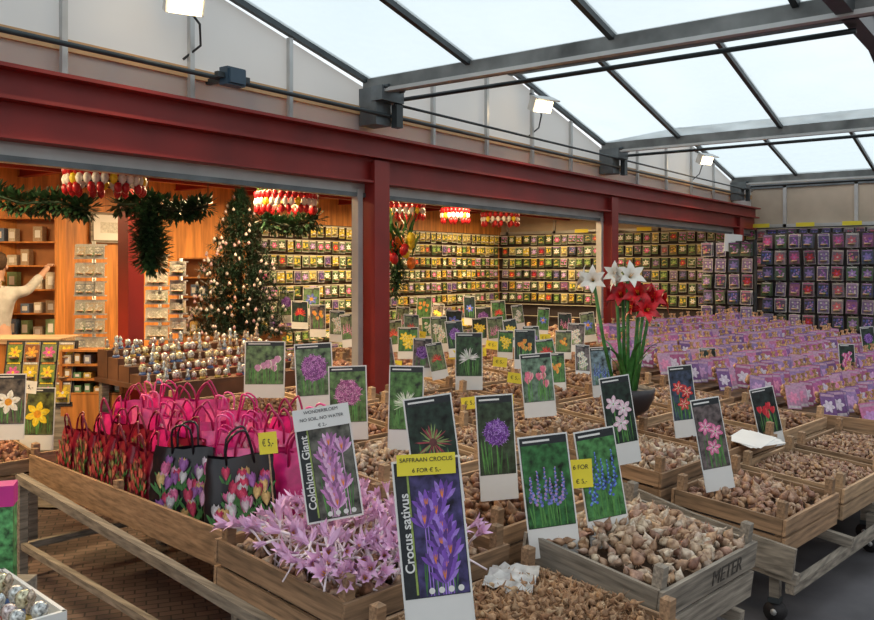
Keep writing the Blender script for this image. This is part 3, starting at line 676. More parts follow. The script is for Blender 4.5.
mp = [bag_proto(MG, None, .22, .27, .09, HB, seed=4), bag_proto(PB, rose, .22, .26, .08, HB, seed=5), bag_proto(MG, rose, .2, .25, .08, seed=6), bag_proto(PB, None, .21, .26, .08, seed=7)]
rb = [bag_proto(RB, redp, .22, .26, .09, seed=9), bag_proto(RB, redp, .22, .26, .09, seed=10)]
bag(bp[0], W(2.0, 3.1, .515), .3, 1.06, 'black tote bag printed with colourful tulips')
bag(bp[1], W(1.98, 3.52, .515), -.1, 1.06, 'black tote bag with pink and yellow tulip print')
bag(mp[0], W(2.27, 3.02, .515), .0, 1.2, 'plain magenta tote bag beside black bags')
for i in range(5): bag(rb[i % 2], W(1.95, 3.82+i*.21, .515), -.8+rnd.uniform(-.15, .15), rnd.uniform(.98, 1.08), 'small dark red patterned tote bag')
for i in range(5): bag((rb[0], mp[0], rb[1])[i % 3], W(2.15, 3.8+i*.21, .53), -.6+rnd.uniform(-.2, .2), rnd.uniform(1.0, 1.12), 'dark red or magenta tote bag in the second row')
for j, (a, z) in enumerate(((2.28, .59), (2.44, .64))):
    for i in range(9):
        bag(mp[(i+j*3) % 4], W(a+rnd.uniform(-.015, .015), 3.07+i*.195+.08*j, z+rnd.uniform(-.01, .03)), rnd.uniform(-.6, .1), rnd.uniform(.95, 1.1), 'bright pink tote bag standing in a tight row', rnd.uniform(-.08, .08))
for i in range(2): bag(mp[i+1], W(2.2, 3.35+i*.2, .54), rnd.uniform(-.3, .1), 1.05, 'magenta tote bag behind the black bags')

# ------------------------------------------------------------- packet walls
def packet_proto(c1, c2, bgc, seed, w_=.15, h_=.2):
    rr = random.Random(seed); b = MB()
    b.box((0, 0, -h_/2), (w_, .004, h_), fm((.55, .53, .5)) if seed % 4 == 0 else fm((.06, .07, .06) if seed % 4 < 3 else (.3, .28, .27)))
    b.lathe([(w_*.1, 0), (w_*.3, .004), (w_*.3, .016), (w_*.1, .02)], fm((.45, .3, .18)), 8, Matrix.Translation((0, -.022, -h_*.8)))
    b.rect(-w_*.46, w_*.46, -h_*.95, -h_*.14, -.003, fm(bgc))
    s = w_*.42
    for k in range(5): b.petal(rr.uniform(-.3, .3)*w_, -h_*.94, pi/2+rr.uniform(-.4, .4), h_*.4, w_*.05, -.0031-.0001*k, fm((.08, .22, .06)))
    if seed % 2:
        for k in range(6): b.petal(0, -h_*.5, k*pi/3+seed, s, s*.5, -.0038-.0001*k, fm(c1))
        b.disc(0, -h_*.5, s*.22, -.0048, fm(c2), 8)
    else:
        for k in range(14):
            b.disc(rr.uniform(-.32, .32)*w_, -h_*rr.uniform(.24, .75), s*.22, -.0038-.0001*k, fm(c1 if k % 2 else c2), 7)
    b.rect(-w_*.4, w_*.4, -h_*.11, -h_*.04, -.003, fm(c2))
    return b
dk = lambda c, f=.62: tuple(x*f for x in c)
pk_pur = [packet_proto(dk(c1), dk(c2), dk(bg_), i) for i, (c1, c2, bg_) in enumerate([(LI, PU, (.12, .1, .25)), (PK, LI, (.3, .12, .25)), ((.7, .5, .8), (.4, .1, .4), (.1, .15, .1)), (RD, PK, (.12, .04, .08)), (WH_, LI, (.3, .22, .45)), ((.3, .25, .7), LI, (.08, .1, .2)), ((.8, .4, .6), PU, (.35, .12, .3)), ((.75, .15, .2), WH_, (.3, .22, .3)), ((.85, .5, .3), PK, (.15, .1, .2)), (LI, WH_, (.1, .18, .1)), (BLU, LI, (.05, .06, .14))])]
pk_mix = [packet_proto(c1, c2, bg_, i+20) for i, (c1, c2, bg_) in enumerate([(YE, (.8, .6, .1), (.12, .16, .04)), (WH_, YE, (.1, .17, .06)), ((.85, .4, .1), YE, (.2, .15, .03)), (PK, WH_, (.1, .18, .06)), (WH_, (.5, .6, .3), (.08, .14, .07)), (RD, YE, (.12, .1, .04)), (YE, WH_, (.45, .35, .05)), (LI, WH_, (.12, .15, .1)), ((.8, .7, .4), YE, (.3, .28, .12)), ((.25, .4, .1), (.5, .6, .2), (.05, .1, .03)), ((.6, .5, .1), (.2, .3, .05), (.03, .06, .03)), (WH_, (.3, .5, .2), (.05, .12, .04)), (PK, LI, (.08, .14, .06)), (WH_, LI, (.06, .1, .05))])]
mpur = [p.mesh('seed_packet') for p in pk_pur]; mmix = [p.mesh('seed_packet') for p in pk_mix]
rws = [.56+.21*i for i in range(9)]
RAILM = mat('pale_shelf_rail', (.55, .5, .4), .5)
n = 0
yc = 1.8
while yc < 8.5:
    for k, z in enumerate(rws):
        out_ = yc < 3.9
        if k < (5 if out_ else 3): continue
        lst = mpur if (out_ or rnd.random() < .15) else mmix
        o = ob('bulb_packet', rnd.choice(lst), (13.5+rnd.uniform(-.03, .01), yc+rnd.uniform(-.006, .006), z+rnd.uniform(-.004, .004)), (rnd.uniform(-.1, 0), rnd.uniform(-.03, .03), -pi/2+rnd.uniform(-.12, .12)), label='hanging printed flower bulb packet', cat='packet', group='bulb packets on the end wall')
        s_ = rnd.uniform(.78, .96); o.scale = (s_, s_, rnd.uniform(.72, .88))
        n += 1
    yc += .155
b = MB()
xc = 7.6
while xc < 13.35:
    for k, z in enumerate(rws):
        b.merge(rnd.choice([pk_mix[0], pk_mix[6], pk_mix[8]] if k >= 8 else pk_mix+pk_pur[:1]), Matrix.Translation((xc+rnd.uniform(-.006, .006), 8.5+rnd.uniform(-.02, .01), z+rnd.uniform(-.004, .004))) @ Matrix.Rotation(rnd.uniform(-.03, .03), 4, 'Y') @ Matrix.Rotation(rnd.uniform(-.12, .12), 4, 'Z') @ Matrix.Diagonal((rnd.uniform(.75, .95), .95, rnd.uniform(.72, .88), 1)))
    xc += .148
ob('bulb_packet_wall', b, label='rows of yellow and mixed bulb packets on the back wall', cat='packets', kind='stuff')
rk = ob('packet_rack', None, (13.56, 5, 0), label='black wall rack with rails holding bulb packets', cat='rack')
b = MB(); b.box((.03, .2, 1.3), (.03, 6.9, 1.94), mat('dark_backing', (.03, .022, .025), .7)); ob('backing_board', b, parent=rk)
for z in rws: b = MB(); b.box((-.05, .2, z+.006), (.05, 6.8, .01), RAILM); ob('rail', b, parent=rk)
for k in range(9):
    tk = ob('price_ticket', None, (13.42, 1.95+k*.62+rnd.uniform(-.1, .1), 2.3), (0, 0, -pi/2), label='yellow price strip above hanging packets', cat='price ticket', group='yellow price strips')
    b = MB(); b.box((0, 0, 0), (.26, .004, .06), YEL); b.box((0, .06, 0), (.02, .12, .02), ALU); ob('ticket', b, parent=tk)
rk = ob('packet_rack', None, (10.45, 8.58, 0), label='dark wall rack on the back wall holding packets', cat='rack')
b = MB(); b.box((0, .03, 1.3), (6.0, .03, 1.94), mat('dark_brown_backing', (.07, .04, .025), .7)); ob('backing_board', b, parent=rk)
for z in rws: b = MB(); b.box((0, -.06, z+.006), (5.9, .05, .01), RAILM); ob('rail', b, parent=rk)
npk = 0
for j, (xx, y0, y1, zt) in enumerate(((11.2, 1.5, 3.1, 2.1), (10.8, 3.12, 3.75, 2.0))):
    rk = ob('packet_rack', None, (xx, (y0+y1)/2, 0), label='open pegboard rack hung with purple bulb packets', cat='rack')
    for q in (-1, 1): b = MB(); b.box((0, q*(y1-y0)/2, zt/2), (.03, .03, zt), DARKST); ob('upright', b, parent=rk)
    zz_ = [zt-.03-.2*k for k in range(6)]
    b = MB(); b.box((.03, 0, zt-.62), (.01, y1-y0, 1.22), mat('dark_backing', (.03, .022, .025), .7)); ob('backing_mesh', b, parent=rk)
    yy = y0+.09
    while yy < y1:
        for z in zz_:
            b = MB(); b.tube([(.02, yy-(y0+y1)/2, z), (-.14, yy-(y0+y1)/2, z+.01)], .003, ALU, 5); ob('peg', b, parent=rk)
            me = rnd.choice(mpur)
            for q in range(2 if rnd.random() < .6 else 1):
                o = ob('bulb_packet', me, (xx-.03-.05*q, yy, z), (rnd.uniform(-.08, 0), rnd.uniform(-.06, .06), -pi/2+rnd.uniform(-.25, .25)), label='hanging purple printed bulb packet on a peg', cat='packet', group='bulb packets on the open rack'); npk += 1
                o.scale = (.88, .88, .88)
        yy += .165
# net bags
TAN = mat('tan_netting', (.42, .24, .14), .8, 0, .5, 60, rand=.4)
def netbag(c, seed):
    b = MB(); rr = random.Random(seed)
    for k in range(8):
        r_ = rr.uniform(.018, .026); b.lathe([(.005, -r_), (r_*.9, -r_*.4), (r_, .2*r_), (r_*.5, r_), (.003, r_*1.4)], TAN, 6, Matrix.Translation((rr.uniform(-.035, .035), rr.uniform(-.02, .02), .03+.018*k)) @ Matrix.Rotation(rr.uniform(-1, 1), 4, 'X'))
    b.lathe([(.03, .15), (.014, .18), (.008, .195), (.018, .215)], TAN, 7)
    M = Matrix.Translation((0, -.045, 0)) @ Matrix.Rotation(rr.uniform(-.06, .06), 4, 'Y')
    b.box((0, 0, .08), (.1, .003, .155), fm(c), M)
    m2 = MB(); cc = fm(((.62, .34, .6), (.75, .25, .42), (.68, .58, .68), (.55, .28, .58))[seed % 4])
    for k in range(6): m2.petal(0, .075, k*pi/3+seed, .042, .024, -.0022-.0001*k, cc)
    m2.rect(-.045, .045, .008, .024, -.0022, fm((.6, .52, .55))); m2.rect(-.045, .045, .135, .15, -.0022, fm((.5, .3, .42)))
    b.merge(m2, M); return b.mesh('net_bag')
nb = [netbag(c, i) for i, c in enumerate([(.24, .08, .28), (.44, .11, .3), (.17, .07, .23), (.52, .16, .32), (.32, .19, .4), (.5, .26, .4), (.36, .08, .2), (.22, .14, .32)])]
cnt = 0
BJ = [1.98+.265*j for j in range(11)]
for j, b_ in enumerate(BJ):
    a = 6.4 if b_ < 4.15 else 7.14
    sg = 0
    while a < 10.4 and cnt < 345:
        o = ob('bulb_net_bag', rnd.choice(nb), W(a, b_+rnd.uniform(-.02, .02), .50+.04*j), (rnd.uniform(-.42, -.28), rnd.uniform(-.12, .12), CF+.12+rnd.uniform(-.2, .2)), label='tan net bag of bulbs with purple printed card', cat='net bag', group='net bags of bulbs'); cnt += 1
        o.scale = (rnd.uniform(1.15, 1.25),)*3; sg += 1
        a += rnd.uniform(.12, .14)+(.08 if sg % 6 == 0 else 0)
st = ob('display_stand', None, W(8.4, 3.3, 0), (0, 0, CR), label='tiered pale wooden stand for net bags', cat='stand')
b = MB()
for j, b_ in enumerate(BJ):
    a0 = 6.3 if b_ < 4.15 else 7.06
    b.box(((a0+10.5)/2-8.4, b_-3.3, .48+.04*j-.01), (10.5-a0, .26, .03), mat('dark_brown_wood', (.16, .09, .05), .8, 0, .4, 12))  # tier boards in a darker brown than the front board
for k in range(1, 5):
    for j in range(0, 10): b.box((-2.1+k*.83, BJ[j]-3.3+.13, .54+.04*j), (.018, .27, .13), WOODY)
b.box((0, -1.46, .45), (4.2, .02, .2), WOODL); b.box((-2.1, -.3, .5), (.02, 2.3, .2), WOODY); ob('tiers', b, parent=st)
for k in range(5): b = MB(); b.box((-2.05+k*1.02, -1.48, .48), (.05, .05, .26), WOODL); ob('front_post', b, parent=st)
for x in (-1.95, 0, 2.0):
    for y in (-1.4, .7): b = MB(); b.box((x, y, .23+(y > 0)*.12), (.06, .06, .46+(y > 0)*.24), WOODG); ob('leg', b, parent=st)
for i, (a, b_) in enumerate(((6.9, 3.4), (7.9, 2.6), (8.8, 3.9), (7.4, 4.5), (9.5, 2.9))):
    c1, c2 = pal[i % 2]; card(kinds[i % 4], c1, c2, DG, W(a, b_, .62+.04*i*.5), .15, .34, .1, -.15, rnd.uniform(-.1, .05), 'small picture card standing among purple bulb net bags')

# ------------------------------------------------------------- potted amaryllis
pl = ob('potted_amaryllis', None, S(628, 414, 5.25), (0, 0, CF), label='dark bowl of tall red and white amaryllis', cat='potted plant')
b = MB(); b.lathe([(.08, 0), (.12, .03), (.155, .1), (.165, .16), (.15, .165), (.14, .14)], mat('dark_pot', (.03, .025, .03), .4), 20); ob('pot', b, parent=pl)
REDP = mat('red_petal', (.6, .01, .02), .4, 0, .4, 18); WHP = mat('white_petal', (.85, .82, .74), .45, 0, .08, 14)
for i, (x, y, h, m, nf, ps_, az0) in enumerate(((-.21, .02, .82, WHP, 2, 1.05, 3.6), (-.07, .03, .86, WHP, 1, .9, 4.4), (-.01, -.03, .83, WHP, 2, 1.1, 4.0), (-.02, .05, .71, REDP, 2, 1.1, 3.4), (.07, 0, .73, REDP, 3, 1.15, 4.3), (.15, .03, .69, REDP, 2, 1.1, 5.4), (.08, -.06, .64, REDP, 2, 1.05, 4.0))):
    b = MB(); b.tube([(x*.35, y, .13), (x*.7, y, .45), (x, y, h)], .011, GREEN, 8); ob('stem', b, parent=pl)
    for k in range(nf):
        b = MB(); az = az0+(k-(nf-1)/2)*1.7; ti_ = 1.25+.15*sin(k*2+i)
        Mx = Matrix.Translation((x, y, h)) @ Matrix.Rotation(az, 4, 'Z') @ Matrix.Rotation(ti_, 4, 'Y') @ Matrix.Scale(ps_, 4)
        b.tube([Mx @ Vector((0, 0, 0)), Mx @ Vector((0, 0, .03))], .007, GREEN, 5)
        for q in range(6): b.petal3(.098, .054, .38+(.1 if q % 2 else 0), q*pi/3, m, .02, .5, Mx, .007)
        for q in range(3): b.tube([Mx @ Vector((0, 0, .02)), Mx @ Vector((.008*cos(q*2), .008*sin(q*2), .085))], .0015, YC, 4)
        ob('flower', b, parent=pl)
for k in range(8):
    b = MB(); az = k*.8; b.petal3(.38+.03*(k % 4), .03, .2+.05*(k % 3), az, GREEN, .13, .45, None, .03); ob('leaf', b, parent=pl)

# ------------------------------------------------------------- Christmas tree
tp = S(240, 332, 7.65); tb = tp.z
stn = ob('display_cabinet', None, (tp.x, tp.y, 0), (0, 0, CR), label='orange wooden cabinet under the Christmas tree', cat='cabinet')
b = MB(); b.box((0, 0, tb/2-.02), (.6, .45, tb-.06), ORANGE); b.box((0, 0, tb-.025), (.66, .5, .04), ORANGE); ob('body', b, parent=stn)
tr_ = ob('christmas_tree', None, (tp.x, tp.y, tb), label='small dark green Christmas tree with pale baubles', cat='Christmas tree')
b = MB(); b.tube([(0, 0, 0), (0, 0, 1.25)], [.03, .008], mat('bark', (.1, .06, .04), .9), 8); ob('trunk', b, parent=tr_)
b = MB(); HT = 1.3; RT = .43
def trad(z): return RT*(1-(z/HT)**1.7)+.025
for i in range(4200):
    z = HT*(1-rnd.random()**.7); z = max(.05, z); rad = trad(z)*(1+.12*sin(z*33)); a = rnd.uniform(0, 6.28); q = rad*rnd.uniform(.25, .95)
    p = Vector((q*cos(a), q*sin(a), z-q*.12)); dirn = Vector((cos(a), sin(a), rnd.uniform(-.4, .3))).normalized()
    for k in range(6):
        d2 = (dirn+Vector((rnd.uniform(-.9, .9), rnd.uniform(-.9, .9), rnd.uniform(-.7, .7)))).normalized(); sd = d2.cross(Vector((0, 0, 1))).normalized()*.006
        b.add([p-sd, p+sd, p+d2*.062], [(0, 1, 2)], PINE)
ob('foliage', b, parent=tr_)
bm_ = []
for c in ((.5, .4, .4), (.45, .28, .32), (.52, .5, .48), (.5, .42, .43)):
    q = MB(); q.lathe([(.003, -.014), (.01, -.01), (.0135, 0), (.01, .01), (.004, .014), (.0035, .02)], mat('bauble_%d' % int(c[1]*100), c, .35), 10); bm_.append(q.mesh('bauble'))
for i in range(120):
    z = HT*(1-rnd.random()**.6)*.95+.03; rad = trad(z)*1.0; a = rnd.uniform(-1.5, 1.5)+atan2(-F.y, -F.x)
    ob('bauble', rnd.choice(bm_), (tp.x+rad*cos(a), tp.y+rad*sin(a), tb+z-rad*.12), label='small pale bauble hanging on the Christmas tree', cat='bauble', group='Christmas tree baubles')
def garland(pts, label, r=.1, n=260, top=None):
    b = MB(); b.tube(pts, .012, PINE, 6)
    for i in range(n):
        t = rnd.random()*(len(pts)-1); k = int(t); p = Vector(pts[k]).lerp(Vector(pts[min(k+1, len(pts)-1)]), t-k)
        for q in range(3):
            d2 = Vector((rnd.uniform(-1, 1), rnd.uniform(-1, 1), rnd.uniform(-1, 1))).normalized(); sd = d2.cross(Vector((.2, .1, 1))).normalized()*.012
            p0 = p+d2*r*rnd.uniform(.1, .8); e_ = p0+d2*.06; b.add([p0, p0+d2*.03+sd, e_, p0+d2*.03-sd], [(0, 1, 2, 3)], LEAFG)
    for p in (pts[0], pts[-1] if top is None else pts[0]):
        b.tube([p, (p[0], p[1], 2.725)], .003, DARKST, 4)
    ob('leafy_garland', b, label=label, cat='garland')
garland([S(-20, 190, 5.4), S(20, 203, 5.4), S(60, 202, 5.4), S(88, 210, 5.4)], 'dark green leafy garland hung under the ceiling', .09, 450)
garland([S(118, 205, 5.8), S(150, 203, 5.8), S(180, 212, 5.8), S(208, 206, 5.8)], 'green leafy garland above the shop counter', .09, 450)
garland([S(148, 214, 5.8), S(150, 240, 5.8), S(152, 262, 5.8)], 'hanging green leafy swag', .14, 750, 1)
garland([S(262, 220, 7), S(290, 227, 7), S(318, 218, 7)], 'leafy wreath below hanging tulips', .09, 300)
def tul_proto(c1, c2, s=1.0):
    b = MB(); b.lathe([(.004*s, -.062*s), (.019*s, -.05*s), (.025*s, -.025*s), (.018*s, 0), (.004*s, .006*s)], fm(c1, .35), 8)
    for i in range(6): b.petal3(.066*s, .032*s, .3, i*pi/3, fm(c1 if i % 2 else c2, .35), 0, -.4, Matrix.Rotation(pi, 4, 'X'), .008)
    st = MB(); st.tube([(0, 0, 0), (0, 0, .15*s)], .003*s, GREEN, 5); st.petal3(.12*s, .025*s, .25, 0, GREEN, .02*s)
    return b.mesh('hanging_tulip'), st.mesh('tulip_stem')
RD2 = (.5, .012, .02)
tps = [tul_proto(RD2, (.6, .06, .03)), tul_proto(YE, (.9, .5, .05)), tul_proto(WH_, WH_), tul_proto(RD2, RD2)]
tpo = [tul_proto((.8, .2, .02), (.85, .4, .03), 1.7), tul_proto(RD2, (.7, .1, .03), 1.7), tul_proto(YE, (.9, .5, .05), 1.7)]
for (u, v, d, wd) in ((105, 176, 5.2, .22), (286, 199, 6.8, .23), (404, 208, 8.4, .19), (500, 217, 10.5, .22), (455, 213, 9.6, .15)):
    c = S(u, v, d)
    r = ob('hanging_hoop', None, c, label='hanging hoop display for wooden tulips under the ceiling', cat='hoop', group='hanging tulip hoops')
    for zz in (0.03, -.05):
        b = MB(); b.tube([(wd*cos(k*pi/8), wd*sin(k*pi/8), zz) for k in range(17)], .006, DARKST, 5); ob('ring', b, parent=r)
    for k in range(3): b = MB(); b.tube([(wd*cos(k*2.1), wd*sin(k*2.1), -.05), (wd*cos(k*2.1), wd*sin(k*2.1), .03), (0, 0, max(.2, 2.72-c.z))], .003, DARKST, 4); ob('cord', b, parent=r)
    nn = 28 if d < 7 else 20
    for lvl in range(3):
        for k in range(nn):
            a = 2*pi*(k+.5*lvl)/nn; me, sm_ = tps[(3, 0)[k % 2] if lvl != 1 else (2, 2, 2, 2, 1)[k % 5]]
            if lvl == 2 and k % 3 == 0: continue
            o = ob('hanging_tulip', me, c+Vector((wd*cos(a), wd*sin(a), .05-.055*lvl)), (rnd.uniform(-.06, .06), rnd.uniform(-.06, .06), a), label='painted wooden tulip hanging head down', cat='wooden tulip', group='hanging wooden tulips')
            if lvl == 0: ob('tulip_stem', sm_, parent=o)
for i in range(11):
    me, sm_ = tpo[i % 3]; p = S(402+rnd.uniform(-14, 14), 245+rnd.uniform(-12, 16), 7.6+rnd.uniform(-.1, .1))
    o = ob('hanging_tulip', me, p, (rnd.uniform(-.5, .5), rnd.uniform(-.5, .5), i), label='large orange and red artificial tulip in a hanging bunch', cat='artificial tulip', group='large hanging tulips'); ob('tulip_stem', sm_, parent=o)
garland([S(398, 232, 7.7), S(396, 262, 7.7), S(398, 275, 7.7), S(396, 292, 7.7)], 'green foliage hanging below orange tulips', .1, 200, 1)

# ------------------------------------------------------------- snow globes table
DKW = mat('dark_table_wood', (.14, .06, .03), .6, 0, .3, 5)
sh = ob('display_table', None, W(3.22, 5.4, 0), (0, 0, CR), label='dark wooden tiered table with snow globes', cat='table')
b = MB(); b.box((0, 0, .88), (1.3, .8, .03), DKW)
for k in range(5): b.box((0, -.32+k*.16, .895+.022*k), (1.26, .15, .03+.044*k), DKW)
ob('table_top', b, parent=sh)
for x in (-.6, .6):
    for y in (-.36, .36): b = MB(); b.box((x, y, .43), (.05, .05, .86), WOODG); ob('leg', b, parent=sh)
b = MB(); b.box((0, -.39, .79), (1.26, .01, .18), DKW); ob('apron', b, parent=sh)
gbms = []
for k, (c, c2) in enumerate((((.3, .33, .34), (.6, .62, .6)), ((.2, .2, .2), (.5, .4, .3)), ((.35, .12, .12), (.7, .6, .6)), ((.1, .2, .25), (.6, .65, .65)), ((.4, .25, .08), (.75, .65, .45)))):
    GLB = mat('shiny_globe_%d' % k, c, .05, .35, .5, 70, spec=1, c2=c2); gb = MB()
    gb.lathe([(.012, 0), (.026, .012), (.034, .035), (.03, .055), (.016, .068), (.003, .072)] if k % 2 == 0 else [(.02, 0), (.026, .03), (.012, .05), (.02, .07), (.012, .09), (.004, .1)], GLB, 10); gbms.append(gb.mesh('globe_ball'))
bases = []
for k, c in enumerate(((.4, .38, .35), (.4, .06, .05), (.08, .15, .35), (.5, .35, .08))):
    q = MB(); q.lathe([(.03, 0), (.03, .012), (.022, .022)], mat('globe_base_%d' % k, c, .4), 10); bases.append(q.mesh('globe_base'))
for k in range(5):
    for i in range(24):
        o = ob('snow_globe', None, W(3.22, 5.4, .911+.044*k)+A*(-.6+i*.052+rnd.uniform(-.012, .012))+B*(-.32+k*.16+rnd.uniform(-.03, .03)), label='small shiny glass souvenir on a base', cat='snow globe', group='snow globes')
        o.scale = (rnd.uniform(.5, .85),)*3
        ob('globe_base', rnd.choice(bases), parent=o); ob('globe_ball', rnd.choice(gbms), (0, 0, .018), parent=o)
ty = S(20, 612, 2.5)
tt = ob('souvenir_tray', None, ty, (0, 0, CR), label='white tray table of glass souvenirs', cat='tray')
b = MB(); b.box((-.2, .1, -.02), (.55, .5, .02), WHITE); b.box((.07, .1, 0), (.012, .5, .05), WHITE); b.box((-.2, .345, 0), (.55, .012, .05), WHITE); b.box((-.2, -.145, 0), (.55, .012, .05), WHITE); ob('tray_base', b, parent=tt)
for q in ((-.4, -.1), (0, -.1), (-.4, .3), (0, .3)): b = MB(); b.beam((q[0], q[1], -ty.z), (q[0], q[1], -.03), .04, .04, WOODG); ob('leg', b, parent=tt)
for i in range(8):
    for j in range(8):
        o = ob('snow_globe', None, ty+A*(-.42+i*.062)+B*(-.11+j*.06)+Vector((0, 0, -.01)), label='glass souvenir globe on the white tray', cat='snow globe', group='snow globes')
        o.scale = (rnd.uniform(.65, .85),)*3
        ob('globe_base', rnd.choice(bases), parent=o); ob('globe_ball', rnd.choice(gbms), (0, 0, .018), parent=o)
bx = ob('gift_box', None, S(-6, 585, 2.9), (0, 0, CF+.3), label='magenta and green printed gift box', cat='box')
b = MB(); b.box((0, 0, .14), (.13, .08, .28), mat('green_print', (.1, .35, .12), .5, 0, .6, 40)); b.box((0, 0, .31), (.135, .085, .07), mat('magenta_print', (.6, .03, .27), .5)); ob('box_body', b, parent=bx)
b = MB(); b.beam((0, 0, -bx.location.z), (0, 0, -.02), .2, .2, WOODG); b.box((0, 0, -.01), (.2, .2, .02), WOODG)
pd = ob('plinth', b, bx.location, (0, 0, CF), label='wooden plinth under the gift box', cat='plinth')

# ------------------------------------------------------------- shop fittings
def boxgoods(rows_, w_, label, loc, yaw, cols_=6, dp=.2, gap=.2, pal_=None):
    r = ob('shelf_unit', None, loc, (0, 0, yaw), label=label, cat='shelf')
    hh_ = rows_*gap
    for s_ in (-1, 1): b = MB(); b.box((s_*w_/2, 0, hh_/2), (.02, dp, hh_), ORANGE); ob('side_panel', b, parent=r)
    for k in range(rows_+1): b = MB(); b.box((0, 0, k*gap), (w_, dp, .015), ORANGE); ob('shelf', b, parent=r)
    b = MB(); b.box((0, dp/2, hh_/2), (w_, .01, hh_), mat('shelf_back', (.4, .16, .05), .6)); ob('back_panel', b, parent=r)
    b = MB(); b.box((0, 0, -loc.z/2), (w_, dp, loc.z), ORANGE); ob('cupboard_base', b, parent=r)
    M = Matrix.Translation(loc) @ Matrix.Rotation(yaw, 4, 'Z')
    for k in range(rows_):
        for i in range(cols_):
            if rnd.random() < .22: continue
            b = MB(); hx = gap*rnd.uniform(.35, .75); c = rnd.choice(pal_ or [(.6, .55, .45), (.4, .3, .2), (.15, .22, .35), (.7, .5, .15), (.2, .3, .15), (.55, .5, .42)])
            b.box((0, 0, hx/2), (w_/cols_*rnd.uniform(.5, .8), dp*.5, hx), fm(c)); b.box((0, -dp*.255, hx/2), (w_/cols_*.4, .002, hx*.5), WHITE)
            o = ob('souvenir_box', b, M @ Vector((-w_/2+(i+.5)*w_/cols_, -.02, k*gap+.008)), (0, 0, yaw), label='small printed souvenir box on a shelf', cat='box', group='souvenir boxes on shelves')
p = S(28, 330, 8.6); boxgoods(5, .65, 'orange wooden wall shelf stocked with souvenirs', Vector((p.x, p.y, .95)), CF, 5, .2, .24)
p = S(205, 330, 8.9); boxgoods(4, .5, 'orange wooden shelf with small souvenirs', Vector((p.x, p.y, .95)), CF, 5)
p = S(96, 392, 6.0); boxgoods(3, .42, 'low stepped shelf of small colourful souvenir packs', Vector((p.x, p.y, p.z)), CF, 6, .18, .1, [(.6, .55, .45), (.5, .3, .1), (.4, .08, .08), (.15, .3, .15), (.6, .45, .1), (.25, .25, .3)])
def spinner(u, v0, v1, d, wd, label, pr):
    p = S(u, v1, d); top = S(u, v0, d).z
    r = ob('spinner_rack', None, (p.x, p.y, 0), (0, 0, CF), label=label, cat='display rack')
    b = MB(); b.tube([(0, 0, 0), (0, 0, top+.03)], .015, ALU, 8); ob('pole', b, parent=r)
    b = MB(); b.tube([(0, 0, 0), (0, 0, .03)], .2, DARKST, 16); ob('base', b, parent=r)
    z = top
    while z > p.z:
        b = MB(); b.box((0, -.05, z), (wd, .012, .012), ALU); b.box((0, -.07, z-.11), (wd, .05, .01), ALU); ob('pocket_rail', b, parent=r)
        for x in (-wd/2+.05, 0, wd/2-.05):
            o = ob('postcard', rnd.choice(pr), Vector((p.x, p.y, z))+R*x-F*.08, (-.1, 0, CF), label='small pale printed postcard in a rack', cat='postcard', group='postcards in racks'); o.scale = (.6, .6, .55)
        z -= .15
pal_p = [packet_proto((.7, .7, .65), (.5, .5, .45), c, i*4+40).mesh('postcard') for i, c in enumerate([(.5, .48, .42), (.3, .32, .33), (.55, .45, .32), (.4, .42, .35)])]
spinner(94, 245, 360, 6.9, .25, 'white revolving postcard rack', pal_p)
spinner(160, 255, 330, 7.2, .2, 'narrow revolving rack of pale souvenirs', pal_p)
spinner(181, 262, 322, 6.8, .14, 'slim rack of pale souvenir cards', pal_p)
ps = ob('wall_poster', None, (5.5, 8.62, 2.1), label='white framed poster on the timber wall', cat='poster')
b = MB(); b.box((0, 0, 0), (.62, .03, .34), WOODG); ob('frame', b, parent=ps); b = MB(); b.box((0, -.018, 0), (.56, .01, .28), WHITE); b.rect(-.2, .2, -.06, .06, -.024, fm((.6, .6, .55))); ob('print', b, parent=ps)
p = S(20, 338, 7.1)
ct = ob('shop_counter', None, (p.x, p.y, 0), (0, 0, CF), label='wooden shop counter with worktop', cat='counter')
b = MB(); b.box((0, 0, p.z/2), (.8, .4, p.z-.04), ORANGE); ob('body', b, parent=ct); b = MB(); b.box((0, 0, p.z-.01), (.86, .46, .04), WOODL); ob('worktop', b, parent=ct)
p = S(36, 402, 5.9); bd = ob('card_display', None, p, (-.2, 0, CF), label='sloping display of yellow and orange flower postcards', cat='display board')
b = MB(); b.box((0, .02, .2), (.5, .02, .46), BLACK); b.box((0, .12, -.35), (.44, .18, .72), WOODG); ob('backing', b, parent=bd)
Mb = Matrix.Translation(p) @ Euler((-.2, 0, CF)).to_matrix().to_4x4()
cm = [packet_proto(c1, c2, bg_, 61+i*2).mesh('postcard') for i, (c1, c2, bg_) in enumerate([(YE, (.8, .3, .05), (.2, .3, .05)), ((.85, .4, .05), YE, (.3, .1, .03)), (PK, YE, (.2, .25, .1)), (YE, WH_, (.5, .35, .05))])]
for i in range(4):
    for j in range(3):
        o = ob('postcard', cm[(i+j*2) % 4], label='bright flower postcard on a sloping board', cat='postcard', group='flower postcards'); o.matrix_world = Mb @ Matrix.Translation((-.18+i*.12, 0, .14+j*.14)) @ Matrix.Scale(.75, 4)
b = MB()
for i in range(3): b.box((0, .01*i, .002*i), (.3, .21, .0015), WHITE, Matrix.Rotation(.2*i, 4, 'Z'))
ob('paper_sheet', b, W(4.95, 2.16, .625), (radians(8), 0, CR-.3), label='white paper sheets lying on bulbs', cat='paper')
b = MB(); vs = [(x*.03-.12, y*.022-.09, .016*sin(x*2.1+y)*cos(y*1.7)+rnd.uniform(0, .008)) for x in range(9) for y in range(9)]
